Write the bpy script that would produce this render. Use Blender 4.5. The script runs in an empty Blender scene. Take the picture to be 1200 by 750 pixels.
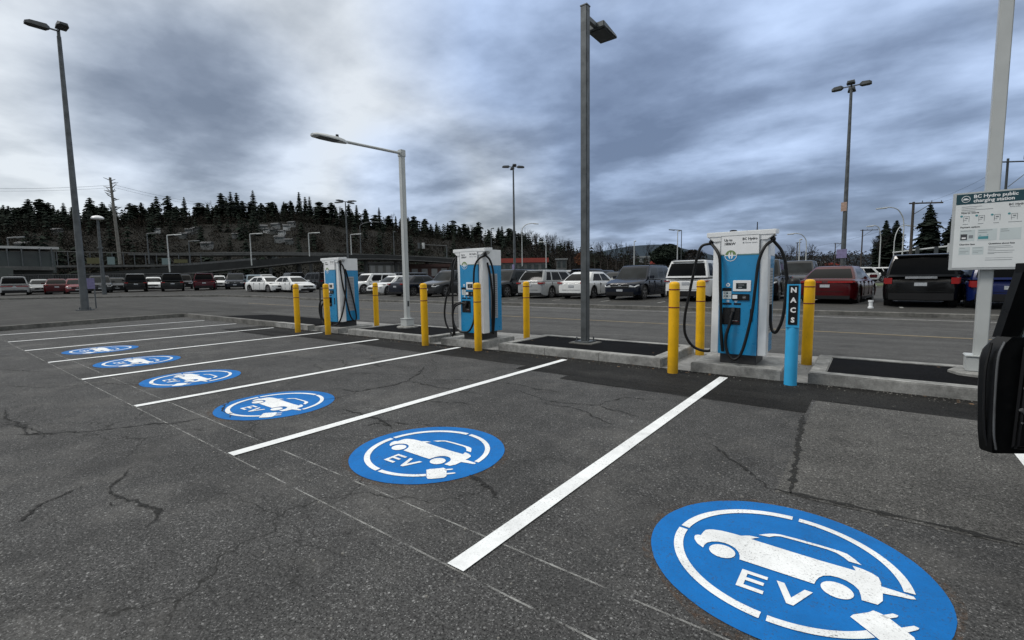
import bpy, bmesh, math, random
from mathutils import Vector, Matrix, noise
from mathutils.geometry import tessellate_polygon
PI = math.pi
random.seed(7)
C = bpy.context.scene.collection
# ------------------------------------------------------------------ camera (solved from the parking lines)
F = 549.115
PITCH, ROLL, YAW = 0.0903575, -0.0141162, -0.6534536
cp, sp = math.cos(PITCH), math.sin(PITCH)
FW = Vector((math.sin(YAW)*cp, math.cos(YAW)*cp, -sp))
R0 = Vector((math.cos(YAW), -math.sin(YAW), 0)); U0 = R0.cross(FW)
RT = math.cos(ROLL)*R0 + math.sin(ROLL)*U0
UP = -math.sin(ROLL)*R0 + math.cos(ROLL)*U0
EYE = Vector((0, 0, 1.5))
def ray(px, py): return FW + RT*((px-600)/F) - UP*((py-375)/F)
def G(px, py, z=0.0):
    d = ray(px, py); p = EYE + d*((z-1.5)/d.z); return (p.x, p.y)
def at(px, py, D):
    d = ray(px, py); return EYE + d*(D/math.hypot(d.x, d.y))
def sm(t): t = max(0., min(1., t)); return t*t*(3-2*t)
def lin(t): return max(0., min(1., t))
def gz(x, y): return .2*lin((y-9.6)/12.4) + .38*sm((-x-28)/30)
# ------------------------------------------------------------------ materials
MATS = {}
def nmat(name):
    m = bpy.data.materials.new(name); m.use_nodes = True
    nt = m.node_tree; b = nt.nodes['Principled BSDF']; return m, nt, b
def N(nt, t, **kw):
    n = nt.nodes.new(t)
    for k, v in kw.items():
        if k in n.inputs: n.inputs[k].default_value = v
        else: setattr(n, k, v)
    return n
def coords(nt): return N(nt, 'ShaderNodeNewGeometry').outputs['Position']
def ocoords(nt): return N(nt, 'ShaderNodeTexCoord').outputs['Object']
def noise_(nt, vec, scale, detail=3., rough=.55, w=None):
    n = N(nt, 'ShaderNodeTexNoise'); n.inputs['Scale'].default_value = scale
    n.inputs['Detail'].default_value = detail; n.inputs['Roughness'].default_value = rough
    nt.links.new(vec, n.inputs['Vector']); return n.outputs['Fac']
def ramp(nt, fac, stops):
    r = N(nt, 'ShaderNodeValToRGB'); e = r.color_ramp.elements
    while len(e) < len(stops): e.new(.5)
    for i, (p, c) in enumerate(stops):
        e[i].position = p; e[i].color = (*c, 1) if not isinstance(c, (int, float)) else (c, c, c, 1)
    nt.links.new(fac, r.inputs['Fac']); return r.outputs['Color']
def mixc(nt, fac, a, b, mode='MIX'):
    m = N(nt, 'ShaderNodeMix', data_type='RGBA', blend_type=mode)
    for i, v in ((0, fac), (6, a), (7, b)):
        if isinstance(v, bpy.types.NodeSocket): nt.links.new(v, m.inputs[i])
        elif i == 0: m.inputs[0].default_value = v
        else: m.inputs[i].default_value = (*v, 1)
    return m.outputs[2]
def bump(nt, b, h, strength=.3, dist=.01):
    n = N(nt, 'ShaderNodeBump'); n.inputs['Strength'].default_value = strength; n.inputs['Distance'].default_value = dist
    nt.links.new(h, n.inputs['Height']); nt.links.new(n.outputs['Normal'], b.inputs['Normal'])
def plain(name, col, rough=.5, metal=0., spec=None, var=.12, vs=6., coat=0., bmp=0.):
    """painted / plastic / metal surface with slight procedural unevenness"""
    if name in MATS: return MATS[name]
    m, nt, b = nmat(name); v = ocoords(nt)
    f = noise_(nt, v, vs, 4.)
    c2 = tuple(max(0, c*(1-var)) for c in col); c1 = tuple(min(1, c*(1+var)) for c in col)
    nt.links.new(ramp(nt, f, [(.3, c2), (.7, c1)]), b.inputs['Base Color'])
    nt.links.new(ramp(nt, noise_(nt, v, vs*2.3, 3.), [(.3, max(.02, rough-.08)), (.7, min(1, rough+.08))]), b.inputs['Roughness'])
    b.inputs['Metallic'].default_value = metal
    if spec is not None: b.inputs['Specular IOR Level'].default_value = spec
    if coat: b.inputs['Coat Weight'].default_value = coat; b.inputs['Coat Roughness'].default_value = .06
    if bmp: bump(nt, b, noise_(nt, v, vs*9, 3.), bmp, .004)
    MATS[name] = m; return m
def asphalt(name, dark, light, stone, stone_amt=.5, big=.35, streak=0., tint=None, tracks=False, spec=.22):
    m, nt, b = nmat(name); P = coords(nt); L = nt.links.new
    f1 = noise_(nt, P, 62., 5., .76); base = ramp(nt, f1, [(.36, dark), (.64, light)])
    # aggregate stones showing through, two sizes
    for sc, cut, amt in ((125., .70, stone_amt), (58., .85, stone_amt)):
        vo = N(nt, 'ShaderNodeTexVoronoi'); vo.inputs['Scale'].default_value = sc; L(P, vo.inputs['Vector'])
        sep = N(nt, 'ShaderNodeSeparateColor'); L(vo.outputs['Color'], sep.inputs[0])
        pick = ramp(nt, sep.outputs[0], [(cut, 0.), (min(1, cut+.25), 1.)])
        rnd = ramp(nt, vo.outputs['Distance'], [(.25, 1.), (.5, 0.)])
        mul = N(nt, 'ShaderNodeMath', operation='MULTIPLY'); L(pick, mul.inputs[0]); L(rnd, mul.inputs[1])
        mu2 = N(nt, 'ShaderNodeMath', operation='MULTIPLY'); L(mul.outputs[0], mu2.inputs[0]); mu2.inputs[1].default_value = amt
        base = mixc(nt, mu2.outputs[0], base, stone)
    # black pits between the stones
    pit = ramp(nt, noise_(nt, P, 110., 3., .6), [(.37, 1.), (.44, 0.)])
    base = mixc(nt, pit, base, tuple(c*.3 for c in dark))
    # large patches, wear and stains
    st = ramp(nt, noise_(nt, P, .55, 6., .62), [(.3, 1-big), (.7, 1+big*.55)])
    base = mixc(nt, 1., base, st, 'MULTIPLY')
    st2 = ramp(nt, noise_(nt, P, 3.2, 5., .7), [(.28, .78), (.6, 1.12)])
    base = mixc(nt, 1., base, st2, 'MULTIPLY')
    sp_ = ramp(nt, noise_(nt, P, 1.7, 2., .5), [(.22, .55), (.33, 1.)])
    base = mixc(nt, 1., base, sp_, 'MULTIPLY')
    if tint:
        d1 = noise_(nt, P, .9, 6., .7); base = mixc(nt, ramp(nt, d1, [(.5, 0.), (.72, tint)]), base, (.17, .165, .155))
        d2 = noise_(nt, P, 30., 4., .7); base = mixc(nt, 1., base, ramp(nt, d2, [(.35, .8), (.65, 1.22)]), 'MULTIPLY')
    if tracks:       # hairline crack networks, tyre tracks and oil drips of the bays
        wc = N(nt, 'ShaderNodeTexNoise'); wc.inputs['Scale'].default_value = 3.5; wc.inputs['Detail'].default_value = 5.; L(P, wc.inputs['Vector'])
        wd_ = N(nt, 'ShaderNodeVectorMath', operation='MULTIPLY_ADD'); L(wc.outputs['Color'], wd_.inputs[0]); wd_.inputs[1].default_value = (.45, .45, 0); L(P, wd_.inputs[2])
        for scl, wid, lo, hi in ((.75, .006, .50, .60), (2.2, .012, .60, .68)):
            ve = N(nt, 'ShaderNodeTexVoronoi', feature='DISTANCE_TO_EDGE'); ve.inputs['Scale'].default_value = scl; L(wd_.outputs[0], ve.inputs['Vector'])
            cm_ = N(nt, 'ShaderNodeMath', operation='MULTIPLY'); L(ramp(nt, ve.outputs['Distance'], [(wid*.4, .85), (wid, 0.)]), cm_.inputs[0]); L(ramp(nt, noise_(nt, P, .33, 3., .5), [(lo, 0.), (hi, 1.)]), cm_.inputs[1])
            base = mixc(nt, cm_.outputs[0], base, (.012, .012, .011))
        sx = N(nt, 'ShaderNodeSeparateXYZ'); L(P, sx.inputs[0])
        def mt(op, a, b_=None):
            n_ = N(nt, 'ShaderNodeMath', operation=op)
            for i, v in enumerate((a, b_)):
                if v is None: continue
                if isinstance(v, (int, float)): n_.inputs[i].default_value = v
                else: L(v, n_.inputs[i])
            return n_.outputs[0]
        u = mt('ABSOLUTE', mt('SUBTRACT', mt('MODULO', mt('ADD', sx.outputs[0], 271.65), 2.7), 1.35))     # distance from the bay centre
        wob = mt('MULTIPLY', mt('SUBTRACT', noise_(nt, P, .7, 3.), .5), .5)
        tr = mt('ABSOLUTE', mt('SUBTRACT', mt('ADD', u, wob), .78))
        trm = ramp(nt, tr, [(.06, 1.), (.24, 0.)]); nn = ramp(nt, noise_(nt, P, 1.4, 5., .7), [(.42, 0.), (.62, .30)])
        base = mixc(nt, mt('MULTIPLY', trm, nn), base, (.03, .03, .03))
        vo = N(nt, 'ShaderNodeTexVoronoi'); vo.inputs['Scale'].default_value = 2.3; L(P, vo.inputs['Vector'])
        oil = mt('MULTIPLY', ramp(nt, mt('ADD', vo.outputs['Distance'], mt('MULTIPLY', noise_(nt, P, 14., 4., .7), .12)), [(.10, .6), (.17, 0.)]), ramp(nt, u, [(.25, 1.), (.6, 0.)]))
        base = mixc(nt, oil, base, (.012, .012, .012))
    if streak:
        mp = N(nt, 'ShaderNodeMapping'); mp.inputs['Scale'].default_value = (.05, 1.6, 1.); L(P, mp.inputs['Vector'])
        s3 = ramp(nt, noise_(nt, mp.outputs[0], 1.2, 5., .6), [(.3, 1-streak), (.7, 1+streak)])
        base = mixc(nt, 1., base, s3, 'MULTIPLY')
    L(base, b.inputs['Base Color'])
    L(ramp(nt, f1, [(.3, .95), (.8, .72)]), b.inputs['Roughness'])
    b.inputs['Specular IOR Level'].default_value = spec
    bump(nt, b, f1, .55, .006)
    MATS[name] = m; return m
A_old = asphalt('asphalt old', (.021, .0212, .0212), (.092, .092, .0905), (.33, .33, .325), .65, .26, 0, .35, True)
A_road = asphalt('asphalt road', (.044, .044, .042), (.095, .094, .091), (.25, .25, .24), .4, .16, .25)
A_lot = asphalt('asphalt lot', (.033, .0325, .030), (.068, .067, .063), (.2, .2, .19), .3, .3, .12)
A_new = asphalt('asphalt new', (.0030, .0030, .0032), (.0085, .0085, .009), (.05, .05, .05), .15, .2, spec=.05)
A_strip = asphalt('asphalt trench', (.010, .010, .0098), (.032, .0315, .030), (.13, .13, .12), .3, .5, .5, spec=.1)
A_patch = asphalt('asphalt repair', (.030, .030, .028), (.125, .123, .117), (.36, .355, .34), .7, .25, .12, .25)
def concrete(name, a, b_, dirt=.55, sc=1.):
    m, nt, b = nmat(name); P = coords(nt); L = nt.links.new
    base = ramp(nt, noise_(nt, P, 9*sc, 6., .65), [(.3, a), (.7, b_)])
    base = mixc(nt, 1., base, ramp(nt, noise_(nt, P, 60., 3., .6), [(.3, .82), (.7, 1.1)]), 'MULTIPLY')
    base = mixc(nt, 1., base, ramp(nt, noise_(nt, P, 1.9, 5., .7), [(.32, dirt), (.58, 1.05)]), 'MULTIPLY')
    vo = N(nt, 'ShaderNodeTexVoronoi'); vo.inputs['Scale'].default_value = 45.; L(P, vo.inputs['Vector'])
    base = mixc(nt, 1., base, ramp(nt, vo.outputs['Distance'], [(.05, .55), (.16, 1.)]), 'MULTIPLY')
    L(base, b.inputs['Base Color']); b.inputs['Roughness'].default_value = .88
    bump(nt, b, noise_(nt, P, 70., 4., .6), .35, .004)
    MATS[name] = m; return m
K_new = concrete('concrete kerb', (.19, .19, .18), (.37, .37, .35), .5)
K_apron = concrete('concrete apron', (.17, .17, .165), (.27, .27, .26), .7)
K_old = concrete('concrete old', (.10, .10, .09), (.19, .185, .17), .5)
K_far = concrete('concrete bridge', (.085, .088, .085), (.13, .132, .128), .6, .2)
def worn_paint(name, col, under, wear=.36, sc=1.):
    m, nt, b = nmat(name); P = coords(nt); L = nt.links.new
    ms = N(nt, 'ShaderNodeMath', operation='MULTIPLY')
    w = ramp(nt, noise_(nt, P, 90., 3., .75), [(wear-.05, 1.), (wear+.04, 0.)])
    w2 = ramp(nt, noise_(nt, P, 4.*sc, 4., .6), [(.35, 1.), (.62, .15)])
    L(w, ms.inputs[0]); L(w2, ms.inputs[1])
    c = mixc(nt, ramp(nt, noise_(nt, P, 14., 5., .7), [(.35, 0.), (.75, .35)]), col, tuple(x*.72 for x in col))
    c = mixc(nt, ms.outputs[0], c, under)
    c = mixc(nt, 1., c, ramp(nt, noise_(nt, P, 2.6, 6., .7), [(.32, .80), (.58, 1.)]), 'MULTIPLY')
    L(c, b.inputs['Base Color']); b.inputs['Roughness'].default_value = .7; b.inputs['Specular IOR Level'].default_value = .2
    bump(nt, b, noise_(nt, P, 60., 4., .7), .45, .004)
    MATS[name] = m; return m
P_white = worn_paint('line paint white', (.84, .86, .86), (.12, .12, .12), .395)
P_white_old = worn_paint('line paint faded', (.42, .42, .40), (.09, .09, .09), .5, 2.)
P_yellow_old = worn_paint('line paint yellow', (.36, .28, .15), (.10, .10, .09), .48, 2.)
P_blue = worn_paint('marking paint blue', (.004, .150, .47), (.04, .06, .09), .40)
def chalk(name):
    m, nt, b = nmat(name); P = coords(nt); L = nt.links.new
    t = N(nt, 'ShaderNodeBsdfTransparent'); mx = N(nt, 'ShaderNodeMixShader')
    L(ramp(nt, noise_(nt, P, 5., 6., .8), [(.40, 0.), (.62, .55)]), mx.inputs[0])
    L(t.outputs[0], mx.inputs[1]); L(b.outputs[0], mx.inputs[2]); b.inputs['Base Color'].default_value = (.5, .5, .48, 1)
    b.inputs['Roughness'].default_value = .9
    L(mx.outputs[0], nt.nodes['Material Output'].inputs['Surface']); MATS[name] = m; return m
M_chalk = chalk('chalk layout line')
def crackm(name):
    m, nt, b = nmat(name); P = coords(nt); L = nt.links.new
    t = N(nt, 'ShaderNodeBsdfTransparent'); mx = N(nt, 'ShaderNodeMixShader')
    L(ramp(nt, noise_(nt, P, 26., 4., .7), [(.36, .1), (.5, .9)]), mx.inputs[0])
    L(t.outputs[0], mx.inputs[1]); L(b.outputs[0], mx.inputs[2]); b.inputs['Base Color'].default_value = (.012, .012, .011, 1)
    b.inputs['Roughness'].default_value = .95
    L(mx.outputs[0], nt.nodes['Material Output'].inputs['Surface']); MATS[name] = m; return m
M_crack = crackm('asphalt crack')
W_pt = plain('white powder coat', (.76, .775, .775), .38, var=.05, coat=.2)
W_bright = plain('white decal', (.80, .81, .81), .4, var=.03)
B_pt = plain('blue vinyl', (.010, .235, .48), .32, var=.06, coat=.3)
G_pt = plain('grey vent', (.36, .38, .40), .5, var=.08)
K_bl = plain('black plastic', (.005, .005, .006), .4, var=.3, spec=.35)
K_rub = plain('black rubber', (.005, .005, .005), .5, var=.3, vs=20, spec=.35)
K_base = plain('dark steel base', (.030, .030, .031), .5, var=.25)
SCR = plain('screen glass', (.02, .028, .03), .08, var=.4, vs=12)
GRN = plain('logo green', (.16, .24, .09), .4)
Y_pt = plain('yellow sleeve', (.74, .385, .006), .42, spec=.25, var=.10, vs=3, bmp=.05)
RED_t = plain('dark red band', (.16, .012, .012), .45)
def scuffed(name, col, rough, spec):
    m, nt, b = nmat(name); P = ocoords(nt); L = nt.links.new
    base = ramp(nt, noise_(nt, P, 3., 4.), [(.3, tuple(c*.88 for c in col)), (.7, tuple(min(1, c*1.06) for c in col))])
    mp = N(nt, 'ShaderNodeMapping'); mp.inputs['Scale'].default_value = (1, 1, .35); L(P, mp.inputs[0])
    base = mixc(nt, ramp(nt, noise_(nt, mp.outputs[0], 26., 5., .7), [(.60, 0.), (.70, .55)]), base, tuple(c*.35+.01 for c in col))
    sx = N(nt, 'ShaderNodeSeparateXYZ'); L(P, sx.inputs[0])
    mz = N(nt, 'ShaderNodeMath', operation='MULTIPLY_ADD'); L(noise_(nt, P, 9., 5., .7), mz.inputs[0]); mz.inputs[1].default_value = -.5
    ad = N(nt, 'ShaderNodeMath', operation='ADD'); L(sx.outputs[2], ad.inputs[0]); ad.inputs[1].default_value = .22; L(ad.outputs[0], mz.inputs[2])
    base = mixc(nt, ramp(nt, mz.outputs[0], [(.0, .45), (.28, 0.)]), base, tuple(c*.3+.03 for c in col))       # splashed mud at the foot
    L(base, b.inputs['Base Color']); b.inputs['Roughness'].default_value = rough; b.inputs['Specular IOR Level'].default_value = spec
    bump(nt, b, noise_(nt, P, 30., 3.), .06, .004); MATS[name] = m; return m
Y_pt = scuffed('scuffed yellow sleeve', (.78, .43, .008), .42, .25)
N_pt = plain('light blue sleeve', (.035, .37, .68), .4, var=.05)
GALV = plain('galvanised steel', (.095, .104, .107), .5, .45, var=.3, vs=5)
GALV2 = plain('dark weathered steel', (.105, .115, .12), .5, .4, var=.3, vs=3)
LGT = plain('light grey pole paint', (.46, .48, .47), .42, var=.07, vs=3)
DKP = plain('dark pole paint', (.045, .052, .055), .5, .2, var=.2)
LENS = plain('lamp lens', (.20, .19, .15), .25, var=.25, vs=20)
NAVY = plain('sign band', (.008, .05, .065), .4, var=.05)
S_txt = plain('sign print', (.05, .055, .06), .5)
S_grey = plain('sign grey print', (.22, .24, .25), .5)
S_pale = plain('sign pale block', (.55, .61, .61), .5, var=.03)
S_teal = plain('sign teal', (.07, .27, .30), .5)
S_wht = plain('sign white', (.70, .725, .72), .45, var=.03)
S_frm = plain('sign frame', (.44, .46, .46), .4, var=.05)
CONC_T = plain('timber weathered', (.16, .155, .14), .9, var=.25, vs=2)
GLASS = plain('car glass', (.002, .0023, .0026), .06, var=.2, spec=.09)
GLASS2 = plain('car glass lighter', (.010, .0125, .0135), .09, var=.6, vs=1.4, spec=.16)
TYRE = plain('tyre rubber', (.012, .012, .012), .8)
RIM = plain('alloy rim', (.22, .22, .225), .35, .6)
TRIM = plain('black trim', (.007, .007, .0075), .6, spec=.3)
HLMP = plain('headlamp', (.50, .52, .53), .12, var=.35, vs=30, coat=.6)
TLMP = plain('tail lamp red', (.27, .010, .010), .18, coat=.3)
PLATE = plain('number plate', (.38, .40, .42), .45, var=.2, vs=30)
CHR = plain('chrome', (.50, .51, .52), .2, .8, var=.1)
UNDER = plain('underbody', (.004, .004, .004), .9)
def car_paint(name, col, rough=.17): return plain('car paint '+name, col, rough, .0, var=.05, vs=1.5, coat=.10, spec=.28)
# ------------------------------------------------------------------ mesh helpers
def link(o, parent=None):
    C.objects.link(o)
    if parent is not None: o.parent = parent
    return o
class MB:
    def __init__(s): s.v = []; s.f = []; s.m = []; s.mats = []
    def mi(s, m):
        if m not in s.mats: s.mats.append(m)
        return s.mats.index(m)
    def add(s, vs, fs, m):
        k = len(s.v); s.v += [tuple(v) for v in vs]; i = s.mi(m)
        for f in fs: s.f.append([a+k for a in f]); s.m.append(i)
    def box(s, x0, x1, y0, y1, z0, z1, m, M=None):
        vs = [Vector((x, y, z)) for x in (x0, x1) for y in (y0, y1) for z in (z0, z1)]
        if M is not None: vs = [M @ v for v in vs]
        s.add(vs, [(0,1,3,2), (4,6,7,5), (0,4,5,1), (2,3,7,6), (0,2,6,4), (1,5,7,3)], m)
    def quad(s, a, b, c, d, m): s.add([a, b, c, d], [(0,1,2,3)], m)
    def cyl(s, p0, p1, r0, r1, m, n=12, cap=True):
        p0, p1 = Vector(p0), Vector(p1); d = (p1-p0)
        if d.length < 1e-9: return
        d.normalize(); a = d.orthogonal().normalized(); b = d.cross(a)
        vs = []
        for p, r in ((p0, r0), (p1, r1)):
            for i in range(n):
                t = 2*PI*(i+.5)/n; vs.append(p + a*(r*math.cos(t)) + b*(r*math.sin(t)))
        fs = [(i, (i+1) % n, n+(i+1) % n, n+i) for i in range(n)]
        if cap: fs += [tuple(range(n))[::-1], tuple(range(n, 2*n))]
        s.add(vs, fs, m)
    def lathe(s, cx, cy, prof, m, n=20):
        vs = []; fs = []
        for (r, z) in prof:
            for i in range(n):
                t = 2*PI*i/n; vs.append((cx+r*math.cos(t), cy+r*math.sin(t), z))
        for j in range(len(prof)-1):
            for i in range(n):
                fs.append((j*n+i, j*n+(i+1) % n, (j+1)*n+(i+1) % n, (j+1)*n+i))
        fs += [tuple(range(n))[::-1], tuple(range((len(prof)-1)*n, len(prof)*n))]
        s.add(vs, fs, m)
    def tube(s, pts, r, m, n=8, sub=6):
        P = smooth(pts, sub); vs = []; fs = []; up = None
        for i, p in enumerate(P):
            d = (P[min(i+1, len(P)-1)]-P[max(i-1, 0)]).normalized()
            a = d.orthogonal().normalized() if up is None else (up-d*up.dot(d)).normalized()
            up = a; b = d.cross(a)
            for k in range(n):
                t = 2*PI*k/n; vs.append(p+a*(r*math.cos(t))+b*(r*math.sin(t)))
        for i in range(len(P)-1):
            for k in range(n):
                fs.append((i*n+k, i*n+(k+1) % n, (i+1)*n+(k+1) % n, (i+1)*n+k))
        fs += [tuple(range(n))[::-1], tuple(range((len(P)-1)*n, len(P)*n))]
        s.add(vs, fs, m)
    def flat(s, pts, z, m):      # flat polygon, any outline
        P = [Vector((p[0], p[1], 0)) for p in pts]
        s.add([(p.x, p.y, z) for p in P], [t for t in tessellate_polygon([P])], m)
        # face up
        for k in range(len(s.f)-1, -1, -1):
            f = s.f[k]
            if len(f) != 3 or f[0] < len(s.v)-len(P): break
            a, b, c = (Vector(s.v[i]) for i in f)
            if (b-a).cross(c-a).z < 0: s.f[k] = f[::-1]
    def build(s, name, parent=None, smooth_deg=None, bevel=0., loc=None, rot=None):
        me = bpy.data.meshes.new(name); me.from_pydata(s.v, [], s.f)
        for m in s.mats: me.materials.append(m)
        me.polygons.foreach_set('material_index', s.m)
        if bevel:
            bm = bmesh.new(); bm.from_mesh(me); bmesh.ops.remove_doubles(bm, verts=bm.verts, dist=1e-5)
            ed = [e for e in bm.edges if len(e.link_faces) == 2 and e.calc_face_angle(0) > .6]
            bmesh.ops.bevel(bm, geom=ed, offset=bevel, segments=2, affect='EDGES', clamp_overlap=True)
            bm.to_mesh(me); bm.free()
        if smooth_deg is not None:
            bm = bmesh.new(); bm.from_mesh(me); lim = math.radians(smooth_deg)
            for f in bm.faces: f.smooth = True
            for e in bm.edges: e.smooth = len(e.link_faces) == 2 and e.calc_face_angle(0) < lim
            bm.to_mesh(me); bm.free()
        me.update(); o = bpy.data.objects.new(name, me); link(o, parent)
        if loc: o.location = loc
        if rot is not None: o.rotation_euler = (0, 0, rot)
        return o
def smooth(pts, sub=6):
    P = [Vector(p) for p in pts]
    if len(P) < 3: return P
    Q = [P[0]*2-P[1]] + P + [P[-1]*2-P[-2]]; out = []
    for i in range(1, len(Q)-2):
        a, b, c, d = Q[i-1:i+3]
        for k in range(sub):
            t = k/sub
            out.append(.5*((2*b)+(c-a)*t+(2*a-5*b+4*c-d)*t*t+(3*b-a-3*c+d)*t**3))
    return out+[P[-1]]
def empty(name, loc=(0, 0, 0), rz=0.):
    o = bpy.data.objects.new(name, None); o.location = loc; o.rotation_euler = (0, 0, rz); o.empty_display_size = .2
    return link(o)
def tag(o, label, cat, group=None):
    o['label'] = label; o['category'] = cat
    if group: o['group'] = group
    return o
def struct(o, kind='structure'): o['kind'] = kind; return o
_txt = {}
def text_mesh(body, size, mat, bold=0., align='LEFT'):
    cu = bpy.data.curves.new('t', 'FONT'); cu.body = body; cu.size = size; cu.offset = bold; cu.align_x = align
    cu.resolution_u = 2
    o = bpy.data.objects.new('t', cu); C.objects.link(o)
    dg = bpy.context.evaluated_depsgraph_get(); dg.update()
    me = bpy.data.meshes.new_from_object(o.evaluated_get(dg))
    bpy.data.objects.remove(o)
    vs = [v.co.copy() for v in me.vertices]; fs = [tuple(p.vertices) for p in me.polygons]
    bpy.data.meshes.remove(me); return vs, fs
def put_text(mb, body, size, x, y, z, mat, bold=0., align='LEFT'):
    """lettering standing in the XZ plane facing -Y"""
    vs, fs = text_mesh(body, size, mat, bold, align)
    mb.add([(x+v.x, y, z+v.y) for v in vs], fs, mat)
def copy_tree(o, parent=None):
    c = o.copy(); link(c, parent)
    for ch in o.children: copy_tree(ch, c)
    return c
# ------------------------------------------------------------------ ground
def grid_sheet(name, xs, ys, dz, mat, z=None):
    me = bpy.data.meshes.new(name); zf = z or gz
    vs = [(x, y, zf(x, y)+dz) for y in ys for x in xs]; nx = len(xs)
    fs = [(j*nx+i, j*nx+i+1, (j+1)*nx+i+1, (j+1)*nx+i) for j in range(len(ys)-1) for i in range(nx-1)]
    me.from_pydata(vs, [], fs); me.materials.append(mat)
    o = bpy.data.objects.new(name, me); return struct(link(o))
XS = [-3000., -600., -200.] + [float(x) for x in range(-90, 61)] + [200., 600., 3000.]
grid_sheet('parking_lot_ground', XS, [-3000., -300., -60., 9.6, 10., 18., 22., 60., 300., 3000.], 0, A_old)
grid_sheet('road', XS, [10., 18.3], .004, A_road)
# kerb, lot beyond the road
KL = [(200, 18.4), (60, 18.4), (20, 18.4), (0, 18.4), (-10, 18.3), (-20, 18.0), (-26, 17.6), (-31, 17.4), (-36, 17.3), (-39, 17.1), (-42, 16.2), (-45, 14.2),
      (-48.5, 11.0), (-51.5, 7.6), (-53.0, 4.0), (-53.5, -2), (-54, -12), (-54, -60)]
def dens(pl, step):
    out = []
    for (a, b) in zip(pl, pl[1:]):
        n = max(1, min(40, int(math.hypot(b[0]-a[0], b[1]-a[1])/step)))
        out += [(a[0]+(b[0]-a[0])*k/n, a[1]+(b[1]-a[1])*k/n) for k in range(n)]
    return out+[pl[-1]]
KD = dens(KL, 1.5)
def nrm(pl, i):
    a, b = pl[max(0, i-1)], pl[min(len(pl)-1, i+1)]; d = Vector((b[0]-a[0], b[1]-a[1], 0)).normalized()
    return Vector((d.y, -d.x, 0))      # pointing away from the road when walking to -X
kb = MB(); lt = MB(); rows = []
offs = [0., .16]; lots = [.155, 1.5, 4, 8, 14, 25, 45, 90, 180, 600]
for i, p in enumerate(KD):
    n = nrm(KD, i); q = Vector((p[0], p[1], 0)); g = gz(*p)
    rows.append((q, n, g))
def outdir(q):                        # fan outwards so that the lot never folds
    c = Vector((-20., -25., 0)); return (q-c).normalized() if q.x < -36 else Vector((0, 1, 0)) if q.x > -30 else (Vector((0,1,0)).lerp((q-c).normalized(), (-30-q.x)/6)).normalized()
for (q0, n0, g0), (q1, n1, g1) in zip(rows, rows[1:]):
    d0, d1 = outdir(q0), outdir(q1)
    A = [Vector((q0.x, q0.y, g0-.05)), Vector((q0.x, q0.y, g0+.12)), Vector((q0.x, q0.y, g0+.135))+d0*.02, q0+d0*.16+Vector((0, 0, g0+.135))]
    B = [Vector((q1.x, q1.y, g1-.05)), Vector((q1.x, q1.y, g1+.12)), Vector((q1.x, q1.y, g1+.135))+d1*.02, q1+d1*.16+Vector((0, 0, g1+.135))]
    for k in range(3): kb.quad(A[k], A[k+1], B[k+1], B[k], K_old)
kb.build('far_kerb'); struct(bpy.data.objects['far_kerb'])
for i in range(len(rows)-1):
    for k in range(len(lots)-1):
        P4 = []
        for (j, kk) in ((i, k), (i+1, k), (i+1, k+1), (i, k+1)):
            q = rows[j][0]; r = q+outdir(q)*lots[kk]; P4.append((r.x, r.y, gz(r.x, r.y)+.131))
        lt.quad(*P4, A_lot)
struct(lt.build('far_parking_lot'))
# paved area behind the left kerb
def zplat(x, y):
    e = min(1, max(0, (13.-y)/4.), 1) * sm((x+50)/8.) * (1-lin((y-9.2)/.8)*(1-lin((-23.8-x)/4.)))
    return gz(x, y)+.15*min(1., max(0., e))
LK = [(-21.3, -12), (-21.9, -2), (-22.4, 1.9), (-23.3, 5.2), (-23.6, 7.0), (-23.5, 7.5)]
pm = MB(); ld = dens(LK, 1.)
prev = None
for (x, y) in ld:
    row = [(xx, y, (zplat(xx, y) if xx < x-.2 else .15+gz(x, y))+.0) for xx in [x, x-.02-.16, x-2, x-5, x-8, x-11, x-14, x-17, x-20, x-23, x-26, x-28.5]]
    if prev:
        for k in range(len(row)-1): pm.quad(prev[k], prev[k+1], row[k+1], row[k], A_lot)
    prev = row
ys = [7.35, 8.2, 9.2, 10., 10.8, 11.6, 12.4, 13.]
for ya, yb in zip(ys, ys[1:]):
    xs = [-23.8, -23.98, -25.8, -28.8, -31.8, -34.8, -37.8, -40.8, -43.8, -46.8, -49.8, -52.3]
    for k in range(len(xs)-1):
        pm.quad(*[(x, y, zplat(x, y)+.006) for (x, y) in ((xs[k], ya), (xs[k+1], ya), (xs[k+1], yb), (xs[k], yb))], A_lot)
struct(pm.build('left_pavement'))
lk = MB()
for (a, b) in zip(ld, ld[1:]):
    lk.quad((a[0]+.003, a[1], -.02), (b[0]+.003, b[1], -.02), (b[0]+.003, b[1], .142), (a[0]+.003, a[1], .142), K_old)
    lk.quad((a[0]+.003, a[1], .142), (b[0]+.003, b[1], .142), (b[0]-.02, b[1], .156), (a[0]-.02, a[1], .156), K_old)
    lk.quad((a[0]-.02, a[1], .156), (b[0]-.02, b[1], .156), (b[0]-.16, b[1], .156+0), (a[0]-.16, a[1], .156), K_old)
struct(lk.build('left_kerb'))
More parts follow.
